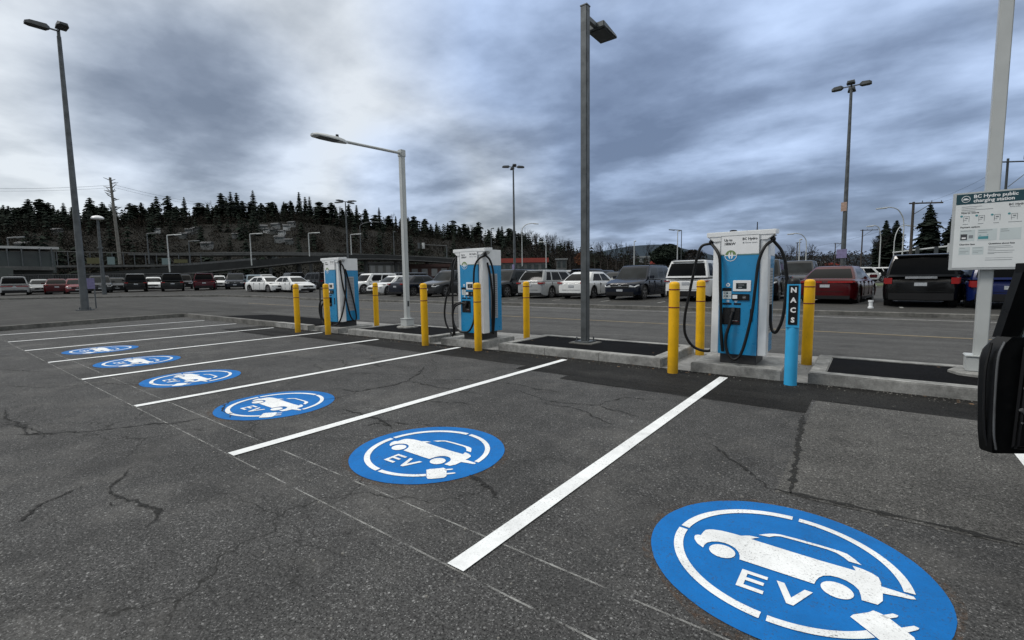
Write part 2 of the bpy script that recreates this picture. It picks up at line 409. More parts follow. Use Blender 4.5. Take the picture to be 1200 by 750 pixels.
# islands between the chargers
def island(x0, x1, new=True, yF=7.45, yB=9.25):
    m = MB(); w = .2; h = .15; c = .018; K = K_new if new else K_old
    for (a0, a1, b0, b1) in ((x0, x1, yF, yF+w), (x0, x1, yB-w, yB), (x0, x0+w, yF+w, yB-w), (x1-w, x1, yF+w, yB-w)):
        m.box(a0, a1, b0, b1, -.05, h, K)
    o = m.build('island_kerb', bevel=.014, smooth_deg=40); struct(o)
    f = MB(); f.quad((x0+w, yF+w, h-.012), (x1-w, yF+w, h-.012), (x1-w, yB-w, h-.012), (x0+w, yB-w, h-.012), A_new)
    struct(f.build('island_asphalt'))
island(-.63, 9.0); island(-6.08, -2.66); island(-11.42, -8.12)
def grit(name, n, rects, mat, rnd, s0, s1, z=.004, flat=.5):
    m = MB()
    for k in range(n):
        x0, x1, y0, y1, zb = rnd.choices([r[:5] for r in rects], [r[5] for r in rects])[0]
        c = Vector((rnd.uniform(x0, x1), y1-(y1-y0)*rnd.random()**2.2, zb)); r = rnd.uniform(s0, s1); a = rnd.uniform(0, 6.28); pts = []
        for j in range(5): t = a+2*PI*j/5+rnd.uniform(-.3, .3); pts.append(c+Vector((r*math.cos(t), r*math.sin(t)*.8, 0)))
        q = [p*.6+c*.4+Vector((0, 0, r*flat)) for p in pts]
        m.add(pts+q, [(j, (j+1) % 5, 5+(j+1) % 5, 5+j) for j in range(5)]+[(5, 6, 7, 8, 9)], mat)
    o = m.build(name); o['kind'] = 'stuff'; return o
gr_ = random.Random(21)
GRIT = plain('loose grit', (.16, .155, .14), .9, var=.5, vs=30.); GRITD = plain('dark grit', (.045, .043, .04), .9, var=.4, vs=30.); LEAF = plain('fallen leaf', (.13, .075, .035), .85, var=.5, vs=20.)
RC = [(-.6, 3., 7.15, 7.44, .004, 2), (-6.1, -2.6, 7.1, 7.43, .004, 2), (-2.6, -.6, 7.0, 7.39, .004, 1), (-11.4, -8, 7.05, 7.43, .004, 2), (-8.1, -6.1, 7., 7.38, .004, 1), (-16, -12, 7.05, 7.38, .004, 1)]
grit('loose_grit', 900, RC+[(-6, .9, 1.2, 6.9, .0, 3), (-4, .5, 1.0, 4.0, .0, 2)], GRIT, gr_, .004, .011)
grit('dark_grit', 700, RC+[(-8.1, -6.1, 8.7, 9.2, .004, 1), (-2.6, -.6, 8.6, 9.2, .004, 1)], GRITD, gr_, .005, .014)
grit('fallen_leaves', 60, RC+[(-.4, 2., 7.7, 9., .138, .5), (-5.8, -2.9, 7.7, 9., .138, .5), (-14, 0, 2., 7., .0, 1.5)], LEAF, gr_, .014, .03, flat=.12)
kj = MB()
for x in [-.63+1.5*k+.9 for k in range(1, 4)]+[-6.08+1.15*k for k in (1, 2)]+[-11.42+1.1*k for k in (1, 2)]:
    kj.box(x-.004, x+.004, 7.4485, 7.452, .0, .14, GRITD); kj.box(x-.004, x+.004, 7.452, 7.648, .1495, .1512, GRITD)
struct(kj.build('kerb_joint'))
# older median running to the left kerb
mo = MB(); mo.box(-23.5, -13.45, 7.42, 7.62, -.05, .15, K_old); mo.box(-15.4, -13.4, 7.40, 7.64, -.04, .153, K_new)
struct(mo.build('median_kerb', bevel=.012, smooth_deg=40))
mf = MB(); mf.quad((-24., 7.62, .146), (-13.4, 7.62, .146), (-13.4, 9.3, .146), (-24., 9.3, .146), A_lot); struct(mf.build('median_asphalt'))
mn = MB(); mn.flat([(-20.4, 7.66), (-13.42, 7.66), (-13.42, 9.0), (-19.2, 9.05)], .1495, A_new); struct(mn.build('median_new_asphalt'))
ap = MB()
for cx in (-1.65, -7.1, -12.42):
    ap.quad((cx-1.03, 7.40, .004), (cx+1.03, 7.40, .004), (cx+1.03, 9.25, .004), (cx-1.03, 9.25, .004), K_apron)
ap.quad((-24., 9.25, .0045), (9., 9.25, .0045), (9., 9.6, .0045), (-24., 9.6, .0045), K_apron); ap.quad((-24., 9.6, .0045), (9., 9.6, .0045), (9., 9.95, .0110), (-24., 9.95, .0110), K_apron)
struct(ap.build('concrete_apron'))
pads = []
for cx in (-1.56, -7.10, -12.42):
    m = MB(); m.box(cx-.62, cx+.62, 7.40, 8.56, -.05, .15, K_new); o = m.build('charger_pad', bevel=.012, smooth_deg=40); struct(o)
# trench strips of newer asphalt, with a wavy edge
def wav(x, s): return .05*noise.noise(Vector((x*.9, s, 0)))+.02*noise.noise(Vector((x*4, s, 1)))
def strip(name, segs, mat, z):
    m = MB(); n = 0
    for (xa, xb, y0, y1) in segs:
        k = max(1, int(abs(xb-xa)/.25))
        for i in range(k):
            x0, x1 = xa+(xb-xa)*i/k, xa+(xb-xa)*(i+1)/k
            m.quad((x0, y0+wav(x0, 3), z), (x1, y0+wav(x1, 3), z), (x1, y1, z), (x0, y1, z), mat)
    return struct(m.build(name))
strip('trench_asphalt', [(-16.2, -12.9, 6.1, 7.40), (-12.9, -8.0, 6.45, 7.40), (-8, -4.6, 6.42, 7.44), (-4.6, -3.6, 6.1, 7.44), (-3.6, -.50, 5.84, 7.44), (-.50, 9., 6.5, 7.44)], A_strip, .004)
strip('repair_patch', [(-.46, 6.0, 3.58, 6.48)], A_patch, .003)
# seams and cracks
ck = MB()
def crack(pts, w, z=.0062, jit=.035, mb=ck, mat=M_crack):
    P = dens([(p[0], p[1]) for p in pts], .035); n = len(P); L = []; s = random.random()*99
    for i, p in enumerate(P):
        nn = nrm(P, i); e = min(1, 6*i/n, 6*(n-1-i)/n)*.8+.2
        o = jit*(noise.noise(Vector((p[0]*5, p[1]*5, s)))*1.2+noise.noise(Vector((p[0]*17, p[1]*17, s)))*1.0+noise.noise(Vector((p[0]*40, p[1]*40, s)))*.5)
        ww = w*(.22+1.1*abs(noise.noise(Vector((p[0]*14, p[1]*14, s+5))))*2)*e
        c = Vector((p[0], p[1], z))+nn*o; L.append((c-nn*ww/2, c+nn*ww/2))
    for a, b in zip(L, L[1:]): mb.quad(a[0], a[1], b[1], b[0], mat)
def cpx(pts, w, **k): crack([G(*p) for p in pts], w, **k)
cpx([(158, 547), (144, 557), (128, 575), (135, 583), (155, 588), (184, 602), (175, 615), (162, 622)], .035)
cpx([(184, 602), (192, 600)], .03); cpx([(124, 591), (132, 594)], .03)
cpx([(-60, 630), (0, 616), (22, 610), (32, 600), (60, 586), (97, 570)], .03)
cpx([(0, 511), (55, 508), (108, 506), (173, 497), (201, 496), (250, 489)], .028)
cpx([(0, 480), (12, 492), (40, 510), (48, 514)], .03); cpx([(0, 497), (25, 500), (55, 508)], .02)
cpx([(400, 480), (425, 486), (447, 492), (460, 502)], .035); cpx([(551, 557), (566, 566), (574, 577), (582, 585)], .04)
cpx([(447, 492), (480, 497), (520, 500)], .02); cpx([(388, 455), (420, 459), (458, 452), (478, 447), (492, 437), (500, 428)], .035)
cpx([(478, 447), (520, 455), (560, 462)], .035); cpx([(478, 447), (540, 445), (600, 450), (660, 462)], .022)
cpx([(392, 487), (430, 478), (470, 480)], .02); cpx([(268, 470), (262, 480), (270, 490)], .03)
cpx([(620, 470), (680, 480), (720, 500)], .02)
cpx([(940, 487), (936, 520), (931, 550), (928, 581)], .07, jit=.015)
cpx([(905, 574), (960, 585), (1030, 601), (1100, 616), (1210, 642)], .05, jit=.015)
crack([(-16, 6.1), (-12.9, 6.1), (-12.9, 6.44), (-8, 6.42), (-4.6, 6.42), (-4.6, 6.1), (-3.6, 6.1), (-3.6, 5.84), (-.5, 5.84), (-.5, 6.5)], .03, jit=.01)
crack([(-.5, 6.5), (5, 6.5)], .035, jit=.01); crack([(-6.1, 7.44), (-2.6, 7.44)], .04, jit=.01); crack([(-.6, 7.44), (4, 7.44)], .05, jit=.01)
crack([(-2.6, 7.40), (-.6, 7.40)], .04, jit=.01); crack([(-16, 7.40), (-6.1, 7.42)], .04, jit=.01)
for pts, w_ in (([(0, 452), (60, 455), (120, 449), (180, 452)], .02), ([(600, 455), (640, 470), (700, 476), (760, 492)], .02), ([(700, 476), (730, 466), (770, 470)], .018), ([(470, 480), (500, 470), (560, 474)], .018),
                ([(470, 500), (440, 497), (420, 501)], .02), ([(830, 520), (860, 540), (905, 574)], .022), ([(560, 440), (590, 432), (640, 436)], .02), ([(420, 459), (400, 466), (370, 470)], .02),
                ([(0, 433), (50, 436), (90, 432)], .02), ([(1030, 500), (1080, 512), (1140, 510)], .012), ([(330, 400), (400, 405), (440, 415)], .02)):
    cpx(pts, w_)
struct(ck.build('asphalt_crack'))
chm = MB()
for (x0, x1, y) in ((-30, 1.6, 1.635), (-14, .4, 1.96)):
    chm.quad((x0, y-.006, .0020), (x1, y-.006, .0020), (x1, y+.006, .0020), (x0, y+.006, .0020), M_chalk)
struct(chm.build('chalk_layout_line'))
def oversp():
    m, nt, b = nmat('overspray grime'); P = coords(nt); L = nt.links.new
    t = N(nt, 'ShaderNodeBsdfTransparent'); mx = N(nt, 'ShaderNodeMixShader')
    L(ramp(nt, noise_(nt, P, 22., 6., .8), [(.46, 0.), (.66, .6)]), mx.inputs[0])
    L(t.outputs[0], mx.inputs[1]); L(b.outputs[0], mx.inputs[2]); b.inputs['Base Color'].default_value = (.115, .072, .045, 1); b.inputs['Roughness'].default_value = .95
    L(mx.outputs[0], nt.nodes['Material Output'].inputs['Surface']); return m
OV = oversp(); ovm = MB()
for i in range(6):
    for k in range(60):
        a0, a1 = 2*PI*k/60, 2*PI*(k+1)/60
        r0, r1 = [.70+.07*noise.noise(Vector((math.cos(a)*2, math.sin(a)*2, i*3))) for a in (a0, a1)]
        ovm.quad(*[(-.303-2.7*i+r*math.cos(a), 2.70+r*math.sin(a), .0025) for a, r in ((a0, .655), (a0, r0), (a1, r1), (a1, .655))], OV)
struct(ovm.build('overspray_grime'))
# bay lines
names = ['nearest, running to the right-hand charger', 'second nearest, between the two largest blue circles', 'third nearest, ending by the middle charger',
         'fourth, between the third and fourth blue circles', 'fifth, ending by the left charger', 'sixth, past the farthest blue circle but one',
         'seventh, beyond the farthest blue circle', 'farthest, next to the old dark kerb']
yend = [7.22, 7.24, 7.3, 7.2, 7.3, 7.22, 7.2, 7.15]
for i in range(-1, 8):
    x = -1.65-2.7*i; m = MB()
    ye = 6.6 if i < 0 else yend[i]; ya, yb = 1.64, ye
    n = 22
    for k in range(n):
        y0, y1 = ya+(yb-ya)*k/n, ya+(yb-ya)*(k+1)/n
        e0, e1 = .003*noise.noise(Vector((y0*6, i, 0))), .003*noise.noise(Vector((y1*6, i, 0)))
        m.quad((x-.058+e0, y0, .0085), (x+.058+e0, y0, .0085), (x+.058+e1, y1, .0085), (x-.058+e1, y1, .0085), P_white)
    o = m.build('bay_line')
    lab = 'white bay line partly hidden under the open black car door' if i < 0 else 'white painted bay line, '+names[i]
    tag(o, lab, 'road marking', 'white parking bay lines')
# road lines
def road_line(y, x0, x1, w, mat, lab):
    m = MB(); xs = [x0+(x1-x0)*k/60 for k in range(61)]; xs = [x for x in range(int(x0), int(x1)+1)]
    for a, b in zip(xs, xs[1:]):
        m.quad((a, y-w/2, gz(a, y-w/2)+.010), (b, y-w/2, gz(b, y-w/2)+.010), (b, y+w/2, gz(b, y+w/2)+.010), (a, y+w/2, gz(a, y+w/2)+.010), mat)
    tag(m.build('road_line'), lab, 'road marking')
road_line(13.7, -32, 60, .075, P_yellow_old, 'thin yellow centre line along the road behind the chargers')
road_line(17.55, -30, 60, .10, P_white_old, 'faded pale edge line at the far side of the road')
# ------------------------------------------------------------------ EV markings
RR = .662
def arc(cx, cy, r, a0, a1, n): return [(cx+r*math.cos(math.radians(a0+(a1-a0)*k/n)), cy+r*math.sin(math.radians(a0+(a1-a0)*k/n))) for k in range(n+1)]
CAR = [(-.662,-.059),(-.66,-.03),(-.644,-.015),(-.623,-.008),(-.62,.06),(-.613,.103),(-.59,.13),(-.564,.147),(-.499,.171),(-.42,.18),(-.341,.183),(-.31,.21),(-.284,.228),(-.209,.243),(-.24,.21),(-.263,.178),
       (0,.168),(.236,.162),(.461,.168),(.438,.229),(.501,.223),(.56,.2),(.597,.168),(.611,.1),(.611,.054),(.7,.052),(.79,.047),(.80,.02),(.771,.002),(.70,-.012),(.619,-.034),(.618,-.131),(.59,-.199),(.502,-.206),
       (.496,-.146),(.485,-.09),(.455,-.045),(.41,-.015),(.36,-.005),(.31,-.015),(.27,-.045),(.245,-.09),(.232,-.14),(.224,-.196),(-.277,-.192),(-.285,-.14),(-.305,-.088),(-.34,-.045),(-.39,-.02),(-.43,-.015),(-.475,-.025),(-.52,-.055),(-.547,-.095),(-.557,-.14),(-.555,-.191),(-.611,-.155),(-.649,-.103)]
ROOF = [(-.222,.288),(-.18,.335),(-.152,.361),(-.11,.388),(-.071,.403),(.05,.410),(.216,.410),(.34,.406),(.40,.392),(.45,.34),(.495,.278),(.415,.279),(.38,.32),(.33,.358),(.27,.374),(.05,.374),(-.067,.370),(-.11,.345),(-.143,.303)]
LE = [(-.232,-.310),(-.056,-.310),(-.056,-.350),(-.188,-.350),(-.188,-.400),(-.068,-.400),(-.068,-.440),(-.188,-.440),(-.188,-.500),(-.056,-.500),(-.056,-.542),(-.232,-.542)]
LV = [(0,-.312),(.050,-.312),(.110,-.462),(.176,-.312),(.226,-.312),(.132,-.545),(.090,-.545)]
PL1 = [(.445,-.445),(.458,-.412),(.54,-.325),(.565,-.285),(.60,-.29),(.640,-.305),(.765,-.43),(.775,-.475),(.74,-.52),(.68,-.585),(.645,-.61),(.60,-.585),(.53,-.52)]
PR1 = [(.600,-.318),(.669,-.244),(.696,-.248),(.690,-.272),(.636,-.33)]; PR2 = [(.705,-.375),(.772,-.305),(.797,-.312),(.790,-.335),(.738,-.40)]
labs = ['largest blue EV circle nearest the camera, cut by the bottom edge of the photo', 'second largest blue EV circle, between the two nearest white bay lines',
        'third blue EV circle from the camera, left of the second bay line', 'fourth blue EV circle, in line with the left bollard of the middle charger',
        'fifth blue EV circle, second farthest of the row', 'farthest and smallest blue EV circle of the row']
for i in range(6):
    cx, cy = -.303-2.7*i, 2.70; e = empty('ev_bay_marking', (cx, cy, 0))
    tag(e, labs[i], 'road marking', 'blue EV circles painted in the bays')
    if i == 0:
        d = MB(); d.flat([(x+.004*noise.noise(Vector((x*9, y*9, 1))), y) for x, y in arc(0, 0, RR, 0, 360, 71)], .004, P_blue); me0 = d.build('blue_disc', e)
        parts = [me0]
        for (a0, a1, ro, ri) in ((5.8, 88, .807, .742), (91.8, 175.8, .812, .742), (178.5, 267.5, .815, .742), (270.5, 315, .812, .750)):
            r = MB(); n = 26; O = arc(0, 0, ro*RR, a0, a1, n); I = arc(0, 0, ri*RR, a0, a1, n)
            for k in range(n): r.quad((*I[k], .008), (*O[k], .008), (*O[k+1], .008), (*I[k+1], .008), P_white)
            parts.append(r.build('ring_segment', e))
        def fl(name, polys):
            r = MB()
            for P in polys: r.flat([(x*RR, y*RR) for x, y in P], .008, P_white)
            parts.append(r.build(name, e))
        fl('car_symbol', [CAR, ROOF, arc(-.416, -.152, .098, 0, 355, 24), arc(.360, -.180, .098, 0, 355, 24)])
        fl('letters', [LE, LV]); fl('plug_symbol', [PL1, PR1, PR2])
    else:
        for p in parts:
            c = p.copy(); link(c, e)
# ------------------------------------------------------------------ bollards
def bollard_meshes():
    m = MB(); r = .078
    m.lathe(0, 0, [(r, -.02), (r, .02), (r, 1.355), (r-.004, 1.375), (r-.016, 1.392), (r-.04, 1.402), (.005, 1.405)], Y_pt, 24)
    e = empty('bollard'); s = m.build('sleeve', e, smooth_deg=50)
    for z in (1.275, 1.005):
        t = MB(); t.lathe(0, 0, [(r+.0015, z), (r+.003, z+.002), (r+.003, z+.016), (r+.0015, z+.018)], RED_t, 24); t.build('red_band', e, smooth_deg=40)
    return e
B0 = bollard_meshes()
bl = [((-2.37, 7.15), 'yellow bollard at the near left of the right-hand charger'), ((-2.50, 9.05), 'yellow bollard behind the left side of the right-hand charger'),
      ((-.79, 9.0), 'yellow bollard just right of the light blue NACS post'), ((-7.93, 7.13), 'yellow bollard at the near left of the middle charger'),
      ((-6.40, 7.20), 'yellow bollard standing in front of the middle charger'), ((-6.58, 9.17), 'yellow bollard right of the middle charger, far side of its pad'),
      ((-13.18, 6.97), 'yellow bollard at the near left of the left charger'), ((-11.88, 7.14), 'yellow bollard standing in front of the left charger'),
      ((-12.15, 8.95), 'yellow bollard between the left charger and the white lamp pole')]
for i, (p, lab) in enumerate(bl):
    o = B0 if i == 0 else copy_tree(B0)
    o.location = (p[0], p[1], 0); o.rotation_euler = (random.uniform(-.006, .006), random.uniform(-.006, .006), i*1.3)
    tag(o, lab, 'bollard', 'yellow bollards around the chargers')
# NACS post
e = empty('connector_post', (-.81, 7.23, 0), .09); tag(e, 'light blue post with black NACS lettering beside the right-hand charger', 'post')
m = MB(); m.lathe(0, 0, [(.077, -.02), (.077, .80), (.075, .82)], N_pt, 24); m.build('post', e, smooth_deg=50)
m = MB(); r = .083
sq = [(.083*(1 if abs(math.cos(t)) > .7 else abs(math.cos(t))*1.35)*math.copysign(1, math.cos(t)), .083*(1 if abs(math.sin(t)) > .7 else abs(math.sin(t))*1.35)*math.copysign(1, math.sin(t))) for t in [2*PI*k/32 for k in range(32)]]
sq = [(x*.93, y*.93) for x, y in sq]; n = 32; vs = [(x, y, .79) for x, y in sq]+[(x, y, 1.36) for x, y in sq]
m.add(vs, [(i, (i+1) % n, n+(i+1) % n, n+i) for i in range(n)]+[tuple(range(n))[::-1], tuple(range(n, 2*n))], N_pt); m.build('sleeve', e, smooth_deg=40)
m = MB(); m.lathe(0, 0, [(.074, 1.36), (.074, 1.40), (.062, 1.425), (.035, 1.445), (.005, 1.45)], K_bl, 24); m.build('cap', e, smooth_deg=50)
m = MB(); m.box(-.053, .053, -.0850, -.074, .825, 1.345, K_bl); lab = m.build('label_panel', e, bevel=.002)
for k, ch in enumerate('NACS'): m = MB(); put_text(m, ch, .090, 0, -.0895, 1.255-.132*k, W_bright, .004, 'CENTER'); m.v = [(a, b+.0030, c) for a, b, c in m.v]; m.build('letter', lab)
# ------------------------------------------------------------------ chargers
def charger(loc, label, cables, full_logo=True):
    e = empty('charging_station', loc); tag(e, label, 'EV charger', 'blue and white EV chargers in a row')
    m = MB(); m.box(-.25, .25, .05, .62, 0, .16, K_base); m.build('pedestal', e, bevel=.004)
    # portal frame: slightly tapering flanks, header
    m = MB()
    for s in (-1, 1):
        a, b = s*.27, s*.385; c, d = s*.27, s*.375
        vs = [(a, .0, .15), (b, .02, .15), (b, .20, .15), (a, .20, .15), (c, .0, 1.90), (d, .02, 1.90), (d, .20, 1.90), (c, .20, 1.90)]
        fs = [(0,1,5,4), (1,2,6,5), (2,3,7,6), (3,0,4,7), (0,3,2,1), (4,5,6,7)]
        if s < 0: fs = [f[::-1] for f in fs]
        m.add(vs, fs, W_pt)
    m.build('frame', e, bevel=.008, smooth_deg=40)
    m = MB(); m.add([(-.47, -.02, 1.91), (.47, -.02, 1.91), (.47, .24, 1.93), (-.47, .24, 1.93), (-.47, -.02, 1.985), (.47, -.02, 1.985), (.47, .24, 2.0), (-.47, .24, 2.0)],
                    [(0,1,5,4), (1,2,6,5), (2,3,7,6), (3,0,4,7), (0,3,2,1), (4,5,6,7)], W_pt)
    m.add([(-.45, -.01, 1.91), (.45, -.01, 1.91), (.36, -.01, 1.84), (-.36, -.01, 1.84), (-.45, .21, 1.91), (.45, .21, 1.91), (.36, .21, 1.84), (-.36, .21, 1.84)],
          [(0,3,2,1), (4,5,6,7), (0,4,7,3), (1,2,6,5), (3,7,6,2)], W_pt)
    m.build('header', e, bevel=.008, smooth_deg=40)
    m = MB(); m.lathe(-.12, .1, [(.05, 1.995), (.05, 2.008), (.03, 2.015), (.002, 2.016)], K_bl, 16); m.build('roof_cap', e, smooth_deg=40)
    m = MB(); m.cyl((.20, .12, 1.99), (.20, .12, 2.11), .008, .006, K_bl, 8); m.build('antenna', e)
    # cabinet behind
    m = MB(); m.box(-.36, .36, .20, .66, .17, 1.62, B_pt); m.build('cabinet', e, bevel=.006)
    m = MB(); m.box(-.361, .361, .20, .661, 1.622, 1.965, W_pt); m.build('cabinet_top', e, bevel=.006)
    for s in (-1, 1):
        m = MB(); m.box(min(s*.362, s*.368), max(s*.362, s*.368), .27, .51, .46, 1.44, G_pt)
        for k in range(22): z = .50+k*.042; m.box(min(s*.369, s*.372), max(s*.369, s*.372), .29, .49, z, z+.012, GALV2)
        m.build('side_vent', e)
    m = MB(); m.box(-.27, .27, .655, .665, .4, 1.5, G_pt); m.build('rear_vent', e)
    # front panel
    m = MB(); m.box(-.266, .266, -.022, .05, .15, 1.63, B_pt); pn = m.build('front_panel', e, bevel=.005)
    m = MB(); m.box(-.262, .262, -.024, .05, 1.645, 1.925, W_bright); tp = m.build('top_panel', e, bevel=.004)
    m = MB(); m.box(-.266, .266, -.0225, .05, 1.631, 1.644, plain('panel edge', (.12, .25, .24), .4)); m.build('dividing_line', e)
    m = MB()
    t = .006
    for (a, b, c, d) in ((-.262, -.256, 1.645, 1.925), (.256, .262, 1.645, 1.925), (-.256, .256, 1.919, 1.925)): m.box(a, b, -.0262, -.0245, c, d, S_grey)
    m.build('panel_border', tp)
    for t_, sz_, x_, z_, mt_, bo_ in (('Up to', .048, -.215, 1.842, S_txt, .002), ('180kW', .052, -.215, 1.785, S_txt, .002), ('BC Hydro', .048, .035, 1.85, S_txt, .0018), ('Power smart', .030, .075, 1.80, S_grey, .0005)):
        m = MB(); put_text(m, t_, sz_, x_, -.0255, z_, mt_, bo_); m.build('lettering', tp)
    m = MB(); m.box(.04, .06, -.0262, -.0245, 1.80, 1.822, S_grey); m.build('small_logo', tp)
    # round emblem
    m = MB(); lx, lz, y = -.12, 1.632, -.0275
    def disc(r, yy, mat, a0=0, a1=360, n=36):
        P = arc(lx, lz, r, a0, a1, n); m.add([(x, yy, z) for x, z in P], [tuple(range(len(P)))], mat)
    disc(.085, -.0255, W_bright); disc(.076, -.0262, GRN, 0, 180); disc(.076, -.0262, B_pt, 180, 360)
    m.box(lx-.085, lx+.085, -.0268, -.0258, lz-.006, lz+.006, W_bright)
    for s in (-1, 1):
        P = [(lx+s*.008, lz-.055), (lx+s*.026, lz-.035), (lx+s*.036, lz), (lx+s*.028, lz+.03), (lx+s*.018, lz+.055), (lx+s*.008, lz+.03)]
        m.add([(x, -.0272, z) for x, z in P], [tuple(range(6))], W_bright)
    m.box(lx-.03, lx+.03, -.0275, -.0265, lz-.008, lz+.01, W_bright)
    m.build('emblem', pn)
    # screen
    m = MB(); m.box(-.075, .168, -.034, -.02, 1.10, 1.262, W_bright); sc = m.build('screen_bezel', e, bevel=.004)
    m = MB(); m.box(-.032, .112, -.036, -.033, 1.135, 1.222, SCR); m.box(.0, .05, -.0365, -.0355, 1.155, 1.165, G_pt); m.box(.0, .08, -.0365, -.0355, 1.19, 1.196, G_pt); m.build('screen', sc)
    for (x, z, r) in ((-.145, 1.195, .028), (-.14, .952, .018), (-.03, .952, .018)):
        m = MB(); P = arc(x, z, r, 0, 340, 17); m.add([(a, -.0245, b) for a, b in P], [tuple(range(18))], W_bright); m.box(x-r*.4, x+r*.4, -.0255, -.0243, z-r*.4, z+r*.4, B_pt); m.build('icon_sticker', pn)
    for (a, b) in ((-.215, -.09), (-.06, .04)): m = MB(); m.box(a, b, -.026, -.0235, .898, .924, K_bl); m.build('label_strip', pn)
    m = MB(); m.box(-.225, -.095, -.026, -.02, 1.10, 1.15, K_bl)
    m.box(-.215, -.095, -.0275, -.0255, .985, 1.098, S_pale)
    for (a, b) in ((-.205, 1.06), (-.165, 1.06), (-.125, 1.06), (-.205, 1.015), (-.165, 1.015), (-.125, 1.015)): m.box(a, a+.025, -.0285, -.027, b, b+.022, G_pt if a != -.165 else NAVY)
    put_text(m, 'PAY HERE', .022, -.222, -.0265, 1.118, W_bright, .0005) if False else None
    m.build('payment_sticker', pn)
    m = MB(); m.box(-.085, .15, -.040, -.02, .965, 1.06, K_bl); cr = m.build('card_reader', e, bevel=.004)
    m = MB(); m.box(-.075, -.01, -.044, -.039, .99, 1.045, W_bright); m.build('card_slot', cr)
    m = MB(); P = arc(.085, 1.01, .022, 0, 340, 15); m.add([(a, -.0415, b) for a, b in P], [tuple(range(16))], S_grey); P = arc(.085, 1.01, .017, 0, 340, 15); m.add([(a, -.042, b) for a, b in P], [tuple(range(16))], K_bl); m.box(.075, .095, -.0425, -.0415, 1.005, 1.015, G_pt); m.build('tap_symbol', cr)
    m = MB(); m.box(-.21, .035, -.032, -.018, .60, .855, K_bl); m.box(-.20, .025, -.034, -.031, .61, .845, plain('holster well', (.006, .006, .006), .3)); ho = m.build('holster', e, bevel=.003)
    m = MB(); m.box(-.06, .02, -.036, -.0345, .645, .652, RED_t); m.box(-.075, .0, -.036, -.0345, .66, .664, W_bright); m.build('warning_stripe', ho)
    m = MB(); m.box(.165, .20, -.030, -.018, .66, .84, K_bl); m.build('door_latch', e)
    m = MB(); m.cyl((-.055, -.05, .82), (-.085, -.075, .70), .022, .026, K_bl, 10); m.box(-.075, -.035, -.085, -.03, .80, .86, K_base); m.build('connector', e)
    for s in (-1, 1):
        m = MB(); m.cyl((s*.42, .06, 1.93), (s*.42, .06, 1.85), .02, .02, K_bl, 10); m.lathe(s*.42, .06, [(.012, 1.80), (.034, 1.83), (.038, 1.86), (.02, 1.88)], K_bl, 12)
        m.build('cable_swivel', e, smooth_deg=50)
    for c in cables:
        m = MB(); m.tube(c, .0215, K_rub, 10, 6); m.build('charging_cable', e, smooth_deg=60)
    return e
cab_R = [[(.42, .06, 1.83), (.34, -.06, 1.74), (.27, -.09, 1.53), (.24, -.10, 1.19), (.20, -.10, .75), (.10, -.12, .24), (0, -.13, .09), (-.10, -.12, .17), (-.14, -.11, .38), (-.09, -.09, .62), (-.075, -.075, .72)],
         [(.42, .06, 1.83), (.53, .10, 1.67), (.585, .12, 1.46), (.60, .14, 1.19), (.57, .14, .74), (.50, .16, .52), (.44, .20, .50), (.40, .24, .62), (.385, .27, .9)]]
cab_L = [[(-.42, .06, 1.83), (-.30, -.05, 1.69), (-.255, -.08, 1.55), (-.24, -.09, 1.19), (-.22, -.09, .8), (-.215, -.08, .5), (-.19, -.07, .20)],
         [(-.42, .06, 1.83), (-.56, .05, 1.79), (-.63, .05, 1.60), (-.68, .05, 1.34), (-.75, .05, .96), (-.80, .06, .66), (-.79, .08, .39), (-.66, .12, .19), (-.45, .18, .14), (-.40, .25, .25)],
         [(-.225, -.07, .72), (-.215, -.085, .55), (-.195, -.085, .35), (-.185, -.07, .19)]]
charger((-1.56, 7.60, .15), 'blue and white charger on the right, seen head on beside the NACS post', cab_R+cab_L)
cab2 = [[(.42, .06, 1.83), (.34, -.06, 1.76), (.25, -.10, 1.60), (.22, -.11, 1.30), (.22, -.11, .70), (.20, -.12, .42), (.08, -.12, .22), (-.08, -.12, .17), (-.25, -.13, .20), (-.37, -.13, .32), (-.42, -.12, .52), (-.36, -.11, .72), (-.2, -.06, .80), (-.1, -.05, .79)],
        [(.42, .06, 1.83), (.46, .16, 1.72), (.48, .24, 1.45), (.47, .27, 1.0), (.45, .28, .5), (.42, .27, .12)],
        [(.38, .16, 1.68), (.41, .20, 1.45), (.43, .25, 1.0), (.42, .25, .5), (.41, .25, .14)],
        [(-.42, .06, 1.83), (-.52, .02, 1.7), (-.56, .0, 1.3), (-.70, -.02, .95), (-.78, -.02, .58), (-.74, -.02, .32), (-.60, -.02, .12), (-.50, -.06, .06), (-.44, -.06, .25), (-.47, -.08, .55), (-.38, -.1, .76), (-.22, -.06, .82)],
        [(-.42, .06, 1.83), (-.44, -.05, 1.5), (-.45, -.08, .9), (-.46, -.08, .4), (-.43, -.06, .08)]]
charger((-6.97, 7.60, .15), 'blue and white charger in the middle of the row, left of the dark lamp post', cab2)
